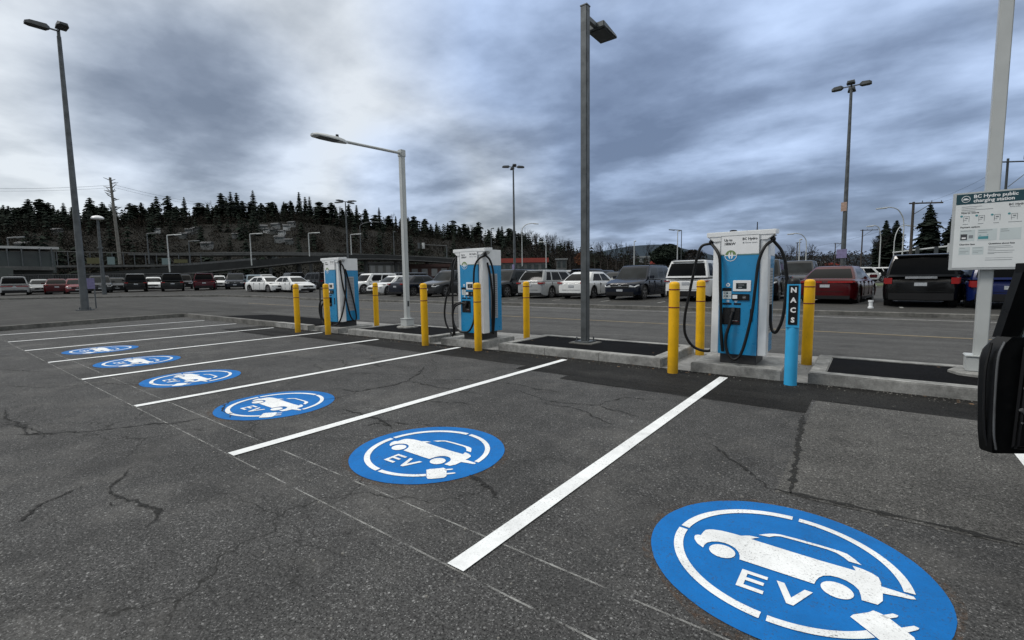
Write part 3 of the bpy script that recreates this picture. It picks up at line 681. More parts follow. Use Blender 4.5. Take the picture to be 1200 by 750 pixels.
cab3 = [[(.42, .06, 1.83), (.38, .08, 1.6), (.40, .12, 1.2), (.44, .20, .7), (.43, .30, .32), (.42, .42, .16), (.42, .50, .22), (.42, .48, .5), (.41, .36, 1.1), (.39, .26, 1.55), (.385, .22, 1.66)],
        [(.42, .06, 1.83), (.44, .14, 1.7), (.46, .18, 1.3), (.44, .14, .8), (.41, .04, .35), (.34, -.04, .12), (.2, -.1, .05)],
        [(-.42, .06, 1.83), (-.52, .02, 1.7), (-.58, .0, 1.36), (-.62, .0, .62), (-.56, -.02, .24), (-.40, -.06, .08), (-.25, -.08, .10)],
        [(-.2, -.07, .78), (-.42, -.1, .74), (-.52, -.1, .5), (-.48, -.08, .22), (-.34, -.08, .10), (-.1, -.08, .06), (.1, -.08, .1)],
        [(-.2, -.07, .74), (-.34, -.12, .6), (-.36, -.12, .3), (-.28, -.1, .12)]]
charger((-12.37, 7.60, .15), 'blue and white charger on the left, nearest the white lamp pole with an arm', cab3)
# ------------------------------------------------------------------ near poles and the sign
e = empty('lamp_post', (-4.62, 8.50, .138)); tag(e, 'dark square steel lamp post with a boxy head, in the middle of the photo', 'lamp post')
m = MB(); m.box(-.07, .07, -.07, .07, .05, 6.55, GALV); m.build('pole', e, bevel=.012, smooth_deg=40)
m = MB(); m.box(-.26, .26, -.22, .22, -.02, .022, K_old); m.build('footing', e)
m = MB(); m.box(-.16, .16, -.16, .16, .022, .05, GALV)
for a in (-.125, .125):
    for b in (-.125, .125): m.cyl((a, b, .05), (a, b, .13), .014, .014, GALV, 6)
m.build('base_plate', e)
m = MB(); m.box(-.075, .075, -.075, .075, 6.55, 6.57, GALV2); m.build('pole_cap', e)
m = MB(); m.box(-.04, .04, .07, .42, 6.33, 6.41, GALV2); m.build('arm', e)
m = MB(); m.add([(-.2, .40, 6.30), (.2, .40, 6.30), (.2, 1.04, 6.30), (-.2, 1.04, 6.30), (-.2, .40, 6.42), (.2, .40, 6.42), (.17, 1.02, 6.38), (-.17, 1.02, 6.38), ],
                [(0,3,2,1), (4,5,6,7), (0,1,5,4), (1,2,6,5), (2,3,7,6), (3,0,4,7)], GALV); hd = m.build('lamp_head', e, bevel=.015, smooth_deg=40)
m = MB(); m.box(-.17, .17, .46, .99, 6.285, 6.299, DKP); m.build('lens', hd)
def white_lamp(loc, label, arm=True, h=4.85):
    e = empty('lamp_post', loc); tag(e, label, 'lamp post')
    m = MB(); m.lathe(0, 0, [(.30, -.02), (.30, .03), (.27, .05)], K_new, 8); m.build('footing', e)
    m = MB(); m.box(-.135, .135, -.135, .135, .05, .24, LGT); m.box(-.15, .15, -.15, .15, .24, .26, LGT); m.build('base_cover', e, bevel=.01, smooth_deg=40)
    m = MB(); m.box(-.065, .065, -.065, .065, .2, h, LGT); m.build('pole', e, bevel=.01, smooth_deg=40)
    m = MB(); m.box(-.078, .078, -.078, .078, h-.16, h+.02, LGT); m.build('bracket', e, bevel=.008)
    m = MB(); m.cyl((0, -.07, h-.07), (0, -1.75, h-.13), .036, .036, LGT, 12); m.build('arm', e, smooth_deg=50)
    m = MB(); vs = []; S = [(-1.70, .045, .03), (-1.80, .09, .05), (-2.0, .15, .058), (-2.3, .165, .05), (-2.52, .14, .035), (-2.60, .07, .018)]
    z = h-.14
    for (y, w, t) in S: vs += [(-w, y, z-.03), (-w, y, z-.005), (-w*.6, y, z+t), (w*.6, y, z+t), (w, y, z-.005), (w, y, z-.03)]
    fs = [(6*i+k, 6*i+(k+1) % 6, 6*i+6+(k+1) % 6, 6*i+6+k) for i in range(len(S)-1) for k in range(6)]+[tuple(range(6))[::-1], tuple(range(6*len(S)-6, 6*len(S)))]
    m.add(vs, fs, LGT); hd = m.build('lamp_head', e, smooth_deg=40)
    m = MB(); m.box(-.12, .12, -2.45, -1.95, z-.036, z-.029, DKP); m.build('lens', hd)
    m = MB(); m.cyl((0, -1.95, z+.05), (0, -1.95, z+.13), .035, .035, K_bl, 10); m.build('light_sensor', hd)
    m = MB(); m.box(.066, .072, -.03, .03, .6, .75, DKP); m.build('hand_hole_cover', e)
    return e
white_lamp((-10.35, 8.66, .138), 'light grey lamp pole with a long arm reaching left, between the left and middle chargers')
sp_ = white_lamp((1.18, 8.60, .138), 'light grey pole behind the charging station sign on the right', h=5.4)
# sign
e = empty('information_sign', (1.16, 8.47, 0)); tag(e, 'white public charging station sign with a dark header, on the right-hand pole', 'sign')
m = MB(); m.box(-.355, .355, -.022, .02, 1.515, 2.505, S_frm); m.box(-.1, .1, .02, .065, 1.6, 2.4, S_frm); m.build('backing_panel', e, bevel=.004)
m = MB(); m.box(-.325, .335, -.026, -.022, 1.545, 2.485, S_wht); fp = m.build('face', e)
m = MB(); m.box(-.325, .335, -.028, -.0262, 2.355, 2.485, NAVY); hp = m.build('header_band', e)
Y = -.0285
m = MB(); put_text(m, 'BC Hydro public', .058, -.165, Y, 2.428, W_bright, .0015); put_text(m, 'charging station', .058, -.165, Y, 2.375, W_bright, .0015)
P = arc(-.235, 2.42, .042, 0, 340, 17); Q = arc(-.235, 2.42, .036, 0, 340, 17)
m.add([(a, Y, b) for a, b in P], [tuple(range(18))], W_bright); m.add([(a, Y-.0006, b) for a, b in Q], [tuple(range(18))], NAVY)
m.box(-.262, -.208, Y-.0015, Y-.001, 2.409, 2.421, W_bright); m.box(-.252, -.222, Y-.0015, Y-.001, 2.421, 2.431, W_bright)
m.build('header_text', hp)
m = MB(); Y = -.0275
def bars(x, z, ws, dz, mat, t=.006):
    for k, w in enumerate(ws): m.box(x, x+w, Y, Y+.001, z-k*dz-t, z-k*dz, mat)
bars(-.27, 2.325, (.19, .14, .29, .13), .021, S_grey, .0045)
put_text(m, 'BC Hydro', .036, .155, Y, 2.305, S_txt, .001); put_text(m, 'Power smart', .018, .165, Y, 2.283, S_grey, .0003)
put_text(m, 'How to charge', .027, -.27, Y, 2.235, S_txt, .0008)
for k, x in enumerate((-.265, -.125, .015, .165)):
    P = arc(x, 2.205, .013, 0, 340, 11); m.add([(a, Y, b) for a, b in P], [tuple(range(12))], S_teal)
    for (a, b, c, d) in ((x+.02, x+.024, 2.13, 2.205), (x+.07, x+.074, 2.13, 2.205), (x+.024, x+.07, 2.201, 2.205), (x+.02, x+.05, 2.15, 2.154), (x+.035, x+.06, 2.17, 2.185)): m.box(a, b, Y, Y+.001, c, d, S_grey)
    bars(x+.015-(.02 if k == 3 else 0), 2.105, (.05+.07*(k == 3),), .02, S_grey)
put_text(m, 'Payment options', .027, -.27, Y, 2.055, S_txt, .0008)
for (x0, x1) in ((-.27, -.13), (-.105, .07), (.095, .28)): m.box(x0, x1, Y+.0005, Y+.0012, 1.885, 2.03, S_pale)
bars(-.262, 2.018, (.1,), .02, S_grey); m.box(-.262, -.20, Y-.0005, Y, 1.90, 1.975, S_txt); m.box(-.25, -.212, Y-.001, Y-.0005, 1.915, 1.935, W_bright); m.box(-.185, -.145, Y-.0005, Y, 1.92, 1.96, S_grey)
bars(-.097, 2.018, (.125, .08), .026, S_grey); m.box(-.097, -.005, Y-.0005, Y, 1.905, 1.94, S_teal); bars(-.09, 1.957, (.02,), .02, S_teal); bars(-.02, 1.957, (.015,), .02, S_teal)
bars(.103, 2.02, (.06, .075), .024, S_grey)
put_text(m, 'Charging fees', .027, -.27, Y, 1.835, S_txt, .0008); put_text(m, 'Questions about fees', .027, .0, Y, 1.835, S_txt, .0008)
for (x0, x1) in ((-.27, -.165), (-.145, -.04)): m.box(x0, x1, Y+.0005, Y+.0012, 1.71, 1.81, S_pale)
bars(-.262, 1.798, (.05, 0, .085, .06), .02, S_grey, .0045); bars(-.137, 1.798, (.085, 0, .09, .05), .02, S_grey, .0045)
bars(.0, 1.812, (.2, .22, .07), .018, S_grey, .004); bars(.0, 1.755, (.235, 0, .22, .06), .012, S_grey, .004)
bars(-.02, 1.665, (.245,), .02, S_grey, .003); bars(-.02, 1.640, (.24,), .02, S_grey, .005)
m.build('printed_text', fp)
# ------------------------------------------------------------------ open black car door and its car
e = empty('parked_suv', (0, 0, 0)); tag(e, 'black car at the right edge with its front door standing wide open', 'car')
L0, H0 = Vector((.598, 3.90, 0)), Vector((1.50, 4.50, 0)); du = (H0-L0).normalized(); DL = (H0-L0).length
dn = Vector((du.y, -du.x, 0))                      # toward the camera (inside of the door)
D_BLK = plain('black door paint', (.004, .0045, .005), .35, spec=.3, var=.2)
D_IN = plain('door inner panel', (.0025, .0025, .003), .6, var=.3, vs=9, spec=.25)
def dpt(u, o, z): p = L0+du*u-dn*o; return (p.x, p.y, z)
lev = [(.425, -.01, .035, .05), (.44, -.018, .045, .05), (.55, -.028, .065, .05), (.80, -.036, .085, .05), (.97, -.035, .090, .05), (1.03, -.024, .085, .05), (1.08, .008, .075, .05), (1.115, .04, .06, .05)]
vs = []
for (z, u0, oo, oi) in lev: vs += [dpt(u0, -oi, z), dpt(u0-.012, oo*.4, z), dpt(u0+.03, oo, z), dpt(DL, oo, z), dpt(DL, -oi, z)]
n = len(lev); fs = [(5*i+k, 5*i+(k+1) % 5, 5*i+5+(k+1) % 5, 5*i+5+k) for i in range(n-1) for k in range(5)]+[(0,1,2,3,4), tuple(5*n-5+k for k in (4,3,2,1,0))]
m = MB(); m.add(vs, fs, D_BLK); door = m.build('open_front_door', e, smooth_deg=35)
m = MB()   # window frame
def bar4(p, q, w, t, mat):
    p, q = Vector(p), Vector(q); d = (q-p).normalized(); s = dn; c = d.cross(s).normalized()
    vs = [a+c*(i*w/2)+s*(j*t/2) for a in (p, q) for i in (-1, 1) for j in (-1, 1)]
    m.add(vs, [(0,1,3,2), (4,6,7,5), (0,4,5,1), (2,3,7,6), (0,2,6,4), (1,5,7,3)], mat)
bar4(dpt(.085, .03, 1.10), dpt(.135, -.03, 1.535), .115, .05, D_BLK); bar4(dpt(.07, -.03, 1.515), dpt(.85, -.03, 1.50), .05, .05, D_BLK); bar4(dpt(.83, -.03, 1.51), dpt(DL, .02, 1.12), .05, .05, D_BLK)
m.build('window_frame', door)
gm, nt, b = nmat('door glass'); b.inputs['Base Color'].default_value = (.35, .42, .40, 1); b.inputs['Transmission Weight'].default_value = .95; b.inputs['Roughness'].default_value = .02; b.inputs['IOR'].default_value = 1.05
m = MB(); g4 = [dpt(.13, .0, 1.10), dpt(DL-.02, .0, 1.10), dpt(.84, -.03, 1.50), dpt(.19, -.03, 1.50)]
m.add([Vector(v)-dn*o for o in (0, .006) for v in g4], [(0,1,2,3), (7,6,5,4), (0,4,5,1), (1,5,6,2), (2,6,7,3), (3,7,4,0)], gm); m.build('window_glass', door)
m = MB()   # inner trim, armrest, grab handle, lever
vs = [dpt(.07, -.055, .45), dpt(DL-.05, -.055, .45), dpt(DL-.05, -.055, 1.07), dpt(.09, -.055, 1.07), dpt(.085, -.085, .47), dpt(DL-.06, -.085, .47), dpt(DL-.06, -.085, 1.05), dpt(.11, -.085, 1.05)]
m.add(vs, [(0,1,2,3), (7,6,5,4), (0,4,5,1), (1,5,6,2), (2,6,7,3), (3,7,4,0)], D_IN); m.build('inner_trim', door, bevel=.012, smooth_deg=40)
HND = plain('grab handle grey', (.085, .088, .09), .3, var=.2)
m = MB(); m.tube([dpt(.135, -.10, 1.07), dpt(.125, -.125, 1.0), dpt(.11, -.125, .90), dpt(.10, -.10, .82)], .018, HND, 10); m.build('grab_handle', door, smooth_deg=60)
m = MB(); m.tube([dpt(.15, -.09, .86), dpt(.175, -.11, .80), dpt(.16, -.115, .765), dpt(.11, -.11, .755)], .008, CHR, 8); m.build('inner_lever', door, smooth_deg=60)
m = MB(); m.tube([dpt(.09, -.085, .70), dpt(.18, -.10, .62), dpt(.30, -.11, .50), dpt(.5, -.10, .47)], .012, HND, 8); m.build('pocket_edge', door, smooth_deg=60)
m = MB()
for (u, z) in ((.10, .62), (.16, .55)): m.cyl(dpt(u, -.085, z), dpt(u, -.090, z), .006, .006, CHR, 8)
m.build('screw', door)
m = MB(); m.tube([dpt(.0, -.055, .45), dpt(-.02, -.055, .56), dpt(-.03, -.055, .8), dpt(-.028, -.055, 1.0), dpt(.0, -.055, 1.09)], .006, HND, 6); m.build('edge_trim_highlight', door, smooth_deg=60)  # door edge strip, its highlight put in as lighter grey
m = MB(); m.tube([dpt(-.02, -.02, .46), dpt(-.045, -.02, .60), dpt(-.062, -.02, .9), dpt(-.04, -.02, 1.08)], .007, K_rub, 6); m.build('seal', door, smooth_deg=60)
SUV_DOOR = e
# ------------------------------------------------------------------ car generator
def car_parts(root, W, L, H, paint, kind='suv', two_tone=None, glass=None, front_style=0, rear_style=0, far=False, rim=None, cover=TRIM, trim_low=True):
    """front faces -Y, origin at ground centre"""
    gl = glass or GLASS; w = W/2; rw = .36 if kind in ('suv', 'pickup') else .325
    clr = .24 if kind in ('suv', 'pickup') else .17
    s1, s2 = .185*L, L-.20*L                       # axle positions along length
    if kind == 'suv': hood0, hood1, belt = .80*H*.62/.62*.62+.25, .60*H, .60*H; hood0 = .50*H; wsb, wst, rb, rt = .255*L, .385*L, .985*L, .93*L
    elif kind == 'pickup': hood0 = .53*H; hood1 = .60*H; belt = .60*H; wsb, wst, rb, rt = .25*L, .34*L, .66*L, .64*L
    elif kind == 'sedan': hood0 = .47*H; hood1 = .63*H; belt = .65*H; wsb, wst, rb, rt = .255*L, .42*L, .90*L, .74*L
    else: hood0 = .50*H; hood1 = .62*H; belt = .62*H; wsb, wst, rb, rt = .22*L, .36*L, .975*L, .88*L
    deck = {'suv': .58*H, 'pickup': .60*H, 'sedan': .665*H, 'hatch': .62*H}[kind]
    def top(s):
        if s < .05*L: return hood0*.9+(hood0*1.0-hood0*.9)*s/(.05*L)+.02
        if s < wsb: t = (s-.05*L)/(wsb-.05*L); return hood0+.02+(hood1-hood0-.02)*math.sin(t*PI/2)
        if s < rb-.1*L: return belt+(deck-belt)*sm((s-wsb)/(rb-.1*L-wsb))
        if s > L*.985: return deck-.12
        return deck
    def half(s):
        a = 1-.24*max(0, 1-s/(.10*L))**2.2; b = 1-.20*max(0, 1-(L-s)/(.09*L))**2.2
        return w*a*b
    def low(s):
        z = clr+.06*max(0, 1-s/(.06*L))+.10*max(0, 1-(L-s)/(.05*L))
        return z
    st = sorted(set([0, .012*L, .03*L, .055*L, .08*L] + [s1+rw*1.22*math.sin(a) for a in [(-90+15*k)*PI/180 for k in range(13)]] + [s2+rw*1.22*math.sin(a) for a in [(-90+15*k)*PI/180 for k in range(13)]] +
                    [wsb, wsb+.1*L, .5*L, .6*L, rb-.1*L if kind == 'sedan' else .66*L, .9*L, .95*L, .975*L, .99*L, L]))
    body = MB(); vs = []
    for s in st:
        hw, zt, zl = half(s), top(s), low(s); za = zl
        for sa in (s1, s2):
            d = abs(s-sa)
            if d < rw*1.2: za = max(za, rw+math.sqrt(max(0, (rw*1.2)**2-d*d)))
        zm = max(za+.02, zt*.55); y = s-L/2
        cw = 0. if s < wsb else (.03 if kind == 'sedan' else .055)
        pr = [(0, zt+.025-cw), (hw*.55, zt+.02-cw), (hw*.84, zt-.005-cw*.8), (hw*.95, zt-.06), (hw*.985, max(zm+.01, zt-.18)), (hw*1.0, max(zm, zt*.62)), (hw*.99, max(za+.01, (zl+zm)/2)), (hw*.965, za)]
        vs += [(x, y, z) for x, z in pr]+[(-x, y, z) for x, z in pr[:0:-1]]
    k_ = 15; fs = [(k_*i+k, k_*i+k+1, k_*i+k_+k+1, k_*i+k_+k) for i in range(len(st)-1) for k in range(k_-1) if k != 7-0 or True]
    # ring order: 0..7 right, then 7'..1' left
    fs = []
    for i in range(len(st)-1):
        for k in range(k_):
            k2 = (k+1) % k_
            if k == 7: continue                      # open belly between the two sills
            fs.append((k_*i+k, k_*i+k2, k_*i+k_+k2, k_*i+k_+k))
    fs += [tuple(range(k_))[::-1], tuple(range(k_*(len(st)-1), k_*len(st)))]
    fs = [f[::-1] for f in fs]
    body.add(vs, fs, paint)
    bo = body.build('body', root, smooth_deg=60)
    sb = bo.modifiers.new('sub', 'SUBSURF'); sb.levels = sb.render_levels = 1
    ub = MB(); ub.box(-w*.93, w*.93, -L/2+.10*L, L/2-.07*L, clr-.02, belt*.86, UNDER); ub.build('underbody', root)
    # greenhouse: stacked rounded rings from the belt line to the roof; glass faces become parts of their own
    wb, wt = {'suv': (w*.935, w*.775), 'pickup': (w*.93, w*.78), 'sedan': (w*.91, w*.67), 'hatch': (w*.92, w*.70)}[kind]
    zt = H; zb = belt-.05; zrr = (deck if kind == 'sedan' else belt)-.05
    y = lambda s: s-L/2
    FB, FT, RB, RT_ = y(wsb), y(wst), y(rb), y(rt)
    side = {'pickup': [.07, .48, .53, .93], 'sedan': [.10, .47, .50, .88], 'hatch': [.07, .42, .45, .74, .78, .93], 'suv': [.07, .40, .43, .68, .71, .94]}[kind]
    lev = [0., .10, .35, .62, .86, 1.]
    def ringp(t):
        e = t**1.12; X = wb+(wt-wb)*(t*.55+.45*t*t); yF = FB+(FT-FB)*(t*.86+.14*t*t); yR = RB+(RT_-RB)*(t*.80+.20*t**3); rc = .10
        dz = (zt-.055)-zb; P = []
        def zz(yy): f = (yy-yF)/(yR-yF); z0 = zb+(zrr-zb)*sm(f); return z0+((zt-.055)-z0)*t
        bow = .10*(1-t*.3)
        for a in (-1, -.5, 0, .5, 1):
            x_ = a*(X-rc); yy = yF-bow*(1-a*a)*.8+rc*.0; P.append((x_, yy, zz(yF), 'F'))
        P.append((X-rc*.3, yF+rc*.38, zz(yF), 'c'))
        s0, s1_ = yF+rc*1.1, yR-rc*.9
        for u in [0]+side+[1]:
            yy = s0+(s1_-s0)*u; P.append((X-.02*(2*u-1)**2, yy, zz(yy), 'S'))
        P.append((X-rc*.35, yR-rc*.3, zz(yR), 'c'))
        for a in (1, .5, 0, -.5, -1): P.append((a*(X-rc*1.0), yR+.05*(1-a*a), zz(yR), 'R'))
        P.append((-(X-rc*.35), yR-rc*.3, zz(yR), 'c'))
        for u in ([0]+side+[1])[::-1]:
            yy = s0+(s1_-s0)*u; P.append((-(X-.02*(2*u-1)**2), yy, zz(yy), 'S'))
        P.append((-(X-rc*.3), yF+rc*.38, zz(yF), 'c'))
        return P
    RG = [ringp(t) for t in lev]; n = len(RG[0]); ns = len(side)+2
    groups = {}
    def segkind(k):
        a, b_ = RG[0][k][3], RG[0][(k+1) % n][3]
        if a == 'F' and b_ == 'F': return 'windscreen'
        if a == 'R' and b_ == 'R': return 'rear_window'
        if a == 'S' and b_ == 'S':
            q0 = 6 if k < n/2 else 6+ns+1+5+1
            idx = k-q0 if k < n/2 else (ns-2)-(k-q0)
            if idx % 2 == 1 and 0 < idx < ns-1: return 'side_window%d' % (idx+(0 if k < n/2 else 50))
        return None
    fr_ = MB(); fr_.add([p[:3] for R_ in RG for p in R_], [], paint)
    def face(mb_, i_, k, mat):
        q = [RG[i_][k][:3], RG[i_][(k+1) % n][:3], RG[i_+1][(k+1) % n][:3], RG[i_+1][k][:3]]; return q
    shell = MB(); shell.v = [tuple(p[:3]) for R_ in RG for p in R_]; shell.mi(paint)
    for i_ in range(len(lev)-1):
        for k in range(n):
            gk = segkind(k); lo_ = lev[i_]
            if gk and 1 <= i_ <= 3 and not (gk == 'rear_window' and kind != 'sedan' and i_ == 1 and False): groups.setdefault(gk, []).append((i_, k))
            else: shell.f.append([i_*n+k, i_*n+(k+1) % n, (i_+1)*n+(k+1) % n, (i_+1)*n+k]); shell.m.append(0)
    shell.build('pillars', root, smooth_deg=42)
    gmat = {'windscreen': gl}
    for gk, fl_ in groups.items():
        m = MB(); idx = {}; vs = []
        for (i_, k) in fl_:
            f = []
            for (a, b_) in ((i_, k), (i_, (k+1) % n), (i_+1, (k+1) % n), (i_+1, k)):
                if (a, b_) not in idx: idx[(a, b_)] = len(vs); vs.append(RG[a][b_][:3])
                f.append(idx[(a, b_)])
            m.f.append(f); m.m.append(0)
        m.v = vs; m.mi(gl); m.build(''.join(c for c in gk if not c.isdigit()), root, smooth_deg=60)
    # roof: two inner rings and a crown
    m = MB(); top_ = RG[-1]; cyy = (FT+RT_)/2; vs = [p[:3] for p in top_]
    for (f, dz) in ((.965, .022), (.86, .042), (.55, .052), (.2, .055)): vs += [(p[0]*f, cyy+(p[1]-cyy)*f, (zt-.055)+dz+(p[2]-(zt-.055))*f) for p in top_]
    fs = [(i_*n+k, i_*n+(k+1) % n, (i_+1)*n+(k+1) % n, (i_+1)*n+k) for i_ in range(4) for k in range(n)]+[tuple(range(4*n, 5*n))]
    m.add(vs, fs, two_tone or paint); rf = m.build('roof', root, smooth_deg=50)
    if kind in ('suv',) and not far:
        for sg in (-1, 1):
            m = MB(); m.tube([(sg*wt*.90, FT+.25, zt-.035), (sg*wt*.90, FT+.35, zt+.03), (sg*wt*.90, RT_-.35, zt+.025), (sg*wt*.90, RT_-.22, zt-.035)], .016, cover, 6, 3); m.build('roof_rail', rf)
    # wheels
    rimm = rim or RIM
    for (s, sg) in ((s1, -1), (s1, 1), (s2, -1), (s2, 1)):
        x = sg*(w*.955-.10); yy = y(s)
        we = MB(); we.cyl((x-.10, yy, rw), (x+.10, yy, rw), rw, rw, TYRE, 22); wo = we.build('wheel', root, smooth_deg=40)
        rm = MB(); xo = x+sg*.101
        rm.cyl((xo-sg*.01, yy, rw), (xo+sg*.002, yy, rw), rw*.66, rw*.66, TRIM, 18)
        for k in range(5):
            a = 2*PI*k/5+.3; ca, sa = math.cos(a), math.sin(a)
            q = [Vector((xo+sg*.006, yy+ca*r_-sa*t_, rw+sa*r_+ca*t_)) for r_, t_ in ((.03, -.03), (rw*.62, -.045), (rw*.62, .045), (.03, .03))]
            rm.add(q, [(0,1,2,3)], rimm)
        rm.cyl((xo, yy, rw), (xo+sg*.012, yy, rw), .055, .05, rimm, 10)
        for k in range(18):
            a, b_ = 2*PI*k/18, 2*PI*(k+1)/18
            q = [Vector((xo+sg*.007, yy+math.cos(t)*r_, rw+math.sin(t)*r_)) for (t, r_) in ((a, rw*.60), (a, rw*.67), (b_, rw*.67), (b_, rw*.60))]
            rm.add(q, [(0,1,2,3)], rimm)
        rm.build('rim', wo)
    # low trim and wheel arch cladding
    if trim_low:
        m = MB()
        for sg in (-1, 1): m.box(min(sg*w*.95, sg*w*.985), max(sg*w*.95, sg*w*.985), y(s1+rw*1.25), y(s2-rw*1.25), clr-.03, clr+.07, cover)
        m.build('sill', root)
    # front
    yf = -L/2; hf = hood0
    m = MB(); m.box(-w*.74, w*.74, yf-.012, yf+.10, clr+.02, clr+.17, cover); m.box(-w*.80, w*.80, yf+.02, yf+.2, clr-.03, clr+.04, cover); m.build('lower_grille', root)
    m = MB(); gh = .13 if kind != 'suv' else .19; gz0 = hf*.68
    m.box(-w*(.50 if front_style != 2 else .74), w*(.50 if front_style != 2 else .74), yf-.015, yf+.1, gz0, gz0+gh, cover)
    if front_style == 1: m.box(-w*.46, w*.46, yf-.02, yf-.01, gz0+gh*.45, gz0+gh*.55, CHR)
    gr = m.build('grille', root)
    m = MB(); m.box(-.07, .07, yf-.025, yf-.012, gz0+gh*.55, gz0+gh*.85, CHR); m.build('badge', gr)
    for sg in (-1, 1):
        m = MB(); zz = hf*.80
        q = [(sg*w*.50, yf-.015, zz-.05), (sg*w*.52, yf-.012, zz+.04), (sg*w*.80, yf+.055, zz+.07), (sg*w*.96, yf+.20, zz+.075), (sg*w*.97, yf+.22, zz+.02), (sg*w*.82, yf+.035, zz-.05)]
        q2 = [(a*.97, b+.08, c) for a, b, c in q]; n6 = 6
        f = [tuple(range(6))]+[tuple(range(11, 5, -1))]+[(i, (i+1) % 6+0, 6+(i+1) % 6, 6+i) for i in range(6)]
        m.add(q+q2, f, HLMP); m.build('headlight', root)
    m = MB(); m.box(-.16, .16, yf-.03, yf-.013, clr+.19, clr+.29, PLATE); m.build('number_plate', root)
    # rear
    yr = L/2
    m = MB(); m.box(-w*.82, w*.82, yr-.1, yr+.012, clr+.02, clr+(.24 if kind in ('suv', 'pickup') else .15), cover); m.build('rear_bumper', root)
    zt_ = deck-.20 if kind != 'sedan' else deck-.17
    for sg in (-1, 1):
        m = MB()
        if rear_style == 1: a = [(.74, .93, zt_-.05, zt_+.15)]
        elif rear_style == 2: a = [(.10, .90, zt_+.0, zt_+.07)]
        elif rear_style == 4: a = [(.70, .92, zt_+.02, zt_+.06)]
        else: a = [(.62, .90, zt_+.02, zt_+.10)]
        for (x0, x1, z0, z1) in a:
            xa, xb = sorted((sg*w*x0, sg*w*x1)); m.box(xa, xb, yr-.12, yr+.014, z0, z1, TLMP)
            xa, xb = sorted((sg*w*.86, sg*w*.965)); m.box(xa, xb, yr-.26, yr-.05, z0+.02, z1, TLMP)
        m.build('tail_light', root)
    m = MB(); m.box(-w*.60, w*.60, yr-.02, yr+.006, clr+.30, clr+.31, UNDER); m.box(-w*.70, w*.70, yr-.02, yr+.006, deck-.10, deck-.092, UNDER); m.build('tailgate_seam', bo)
    m = MB()
    for s in (.30*L, .445*L, .645*L, .80*L*.99):
        for sg in (-1, 1): m.box(min(sg*w*.96, sg*w*1.002), max(sg*w*.96, sg*w*1.002), y(s), y(s)+.012, clr+.12, belt-.10, UNDER)
    m.build('door_gap', bo)
    m = MB(); zp = deck-.30 if kind != 'sedan' else deck-.32
    m.box(-.16, .16, yr+.004, yr+.018, zp-.02, zp+.09, PLATE); m.build('number_plate', root)
    if kind in ('suv', 'hatch'):
        m = MB(); m.box(-wt*.86, wt*.86, RT_-.06, RT_+.15, zt-.075, zt-.04, two_tone or paint); m.build('spoiler', root)
    for sg in (-1, 1):
        m = MB(); m.box(min(sg*wb, sg*(w+.17)), max(sg*wb, sg*(w+.17)), FB+.30, FB+.38, belt+.0, belt+.15, paint if front_style != 3 else TRIM); m.build('mirror', root, bevel=.02)
        m = MB()
        for s in (.43*L, .62*L): m.box(min(sg*w*.985, sg*(w+.012)), max(sg*w*.985, sg*(w+.012)), y(s), y(s)+.16, belt*.82, belt*.82+.028, cover)
        m.build('door_handle', root)
    return dict(w=w, belt=belt, deck=deck, yr=yr, yf=yf, zt=zt)
def lotz(x, y): return gz(x, y)+.131
def place(x, y, face, name, label, W, L, H, paint, kind, group=None, z=None, **kw):
    """x,y is the middle of the end that shows; face 'f' front to the road, 'r' rear to the road; yaw added"""
    yaw = kw.pop('yaw', 0.)
    rz = yaw+(0 if face == 'f' else PI)
    d = Vector((math.sin(yaw)*-1, math.cos(yaw), 0))*(L/2)
    e = empty(name, (x+d.x, y+d.y, (lotz(x, y) if z is None else z)), rz)
    tag(e, label, 'car', group or 'cars parked in the far lot')
    return e, car_parts(e, W, L, H, paint, kind, **kw)
cp_ = car_paint
BLK = cp_('black', (.004, .0042, .0045)); DKB = cp_('dark blue', (.006, .009, .017)); WHT = cp_('white', (.66, .67, .66)); SLV = cp_('silver', (.30, .31, .31), .3); GRY = cp_('grey', (.034, .036, .038)); RED = cp_('red', (.055, .002, .004))
MAR = cp_('maroon', (.06, .006, .012)); LBL = cp_('pale blue grey', (.17, .22, .25)); DGR = cp_('dark green', (.008, .010, .0095)); BLU = cp_('blue', (.005, .012, .07)); DSG = cp_('dark slate', (.013, .015, .017)); PNK = cp_('dull red', (.16, .04, .045))
def gpx(px, D): p = at(px, 330, D); return p.x, p.y
def rowx(px, Y):
    d = ray(px, 345); return d.x*Y/d.y, Y
# front row along the road (centre pixel of the end that shows, Y of the end)
x, y = rowx(1078, 20.6)
e, c = place(x, y, 'r', 'parked_suv', 'black boxy SUV seen from behind, with a chrome strip above its plate', 2.0, 4.5, 1.80, BLK, 'suv', rear_style=1, yaw=-.05)
m = MB(); m.box(-.40, .40, c['yr']+.0, c['yr']+.03, c['deck']-.08, c['deck']-.005, CHR); m.build('chrome_strip', e)
x, y = rowx(966, 21.6); place(x, y, 'r', 'parked_sedan', 'dark red low sedan seen from behind, right of the NACS post', 1.95, 5.0, 1.46, RED, 'sedan', rear_style=2, yaw=-.14, cover=TRIM)
x, y = rowx(1185, 20.4); place(x, y, 'r', 'parked_suv', 'blue car showing behind the sign pole and the open black door', 1.9, 4.6, 1.62, BLU, 'suv', rear_style=1)
x, y = rowx(880, 22.5); place(x, y, 'f', 'parked_pickup', 'dark truck behind the black cable of the right-hand charger', 2.0, 5.4, 1.85, DSG, 'pickup', front_style=1, glass=GLASS2)
x, y = rowx(803, 21.2)
e, c = place(x, y, 'r', 'parked_suv', 'large white SUV with a dark rear window, behind two yellow bollards', 2.02, 4.95, 1.86, WHT, 'suv', rear_style=4, two_tone=WHT, yaw=.02)
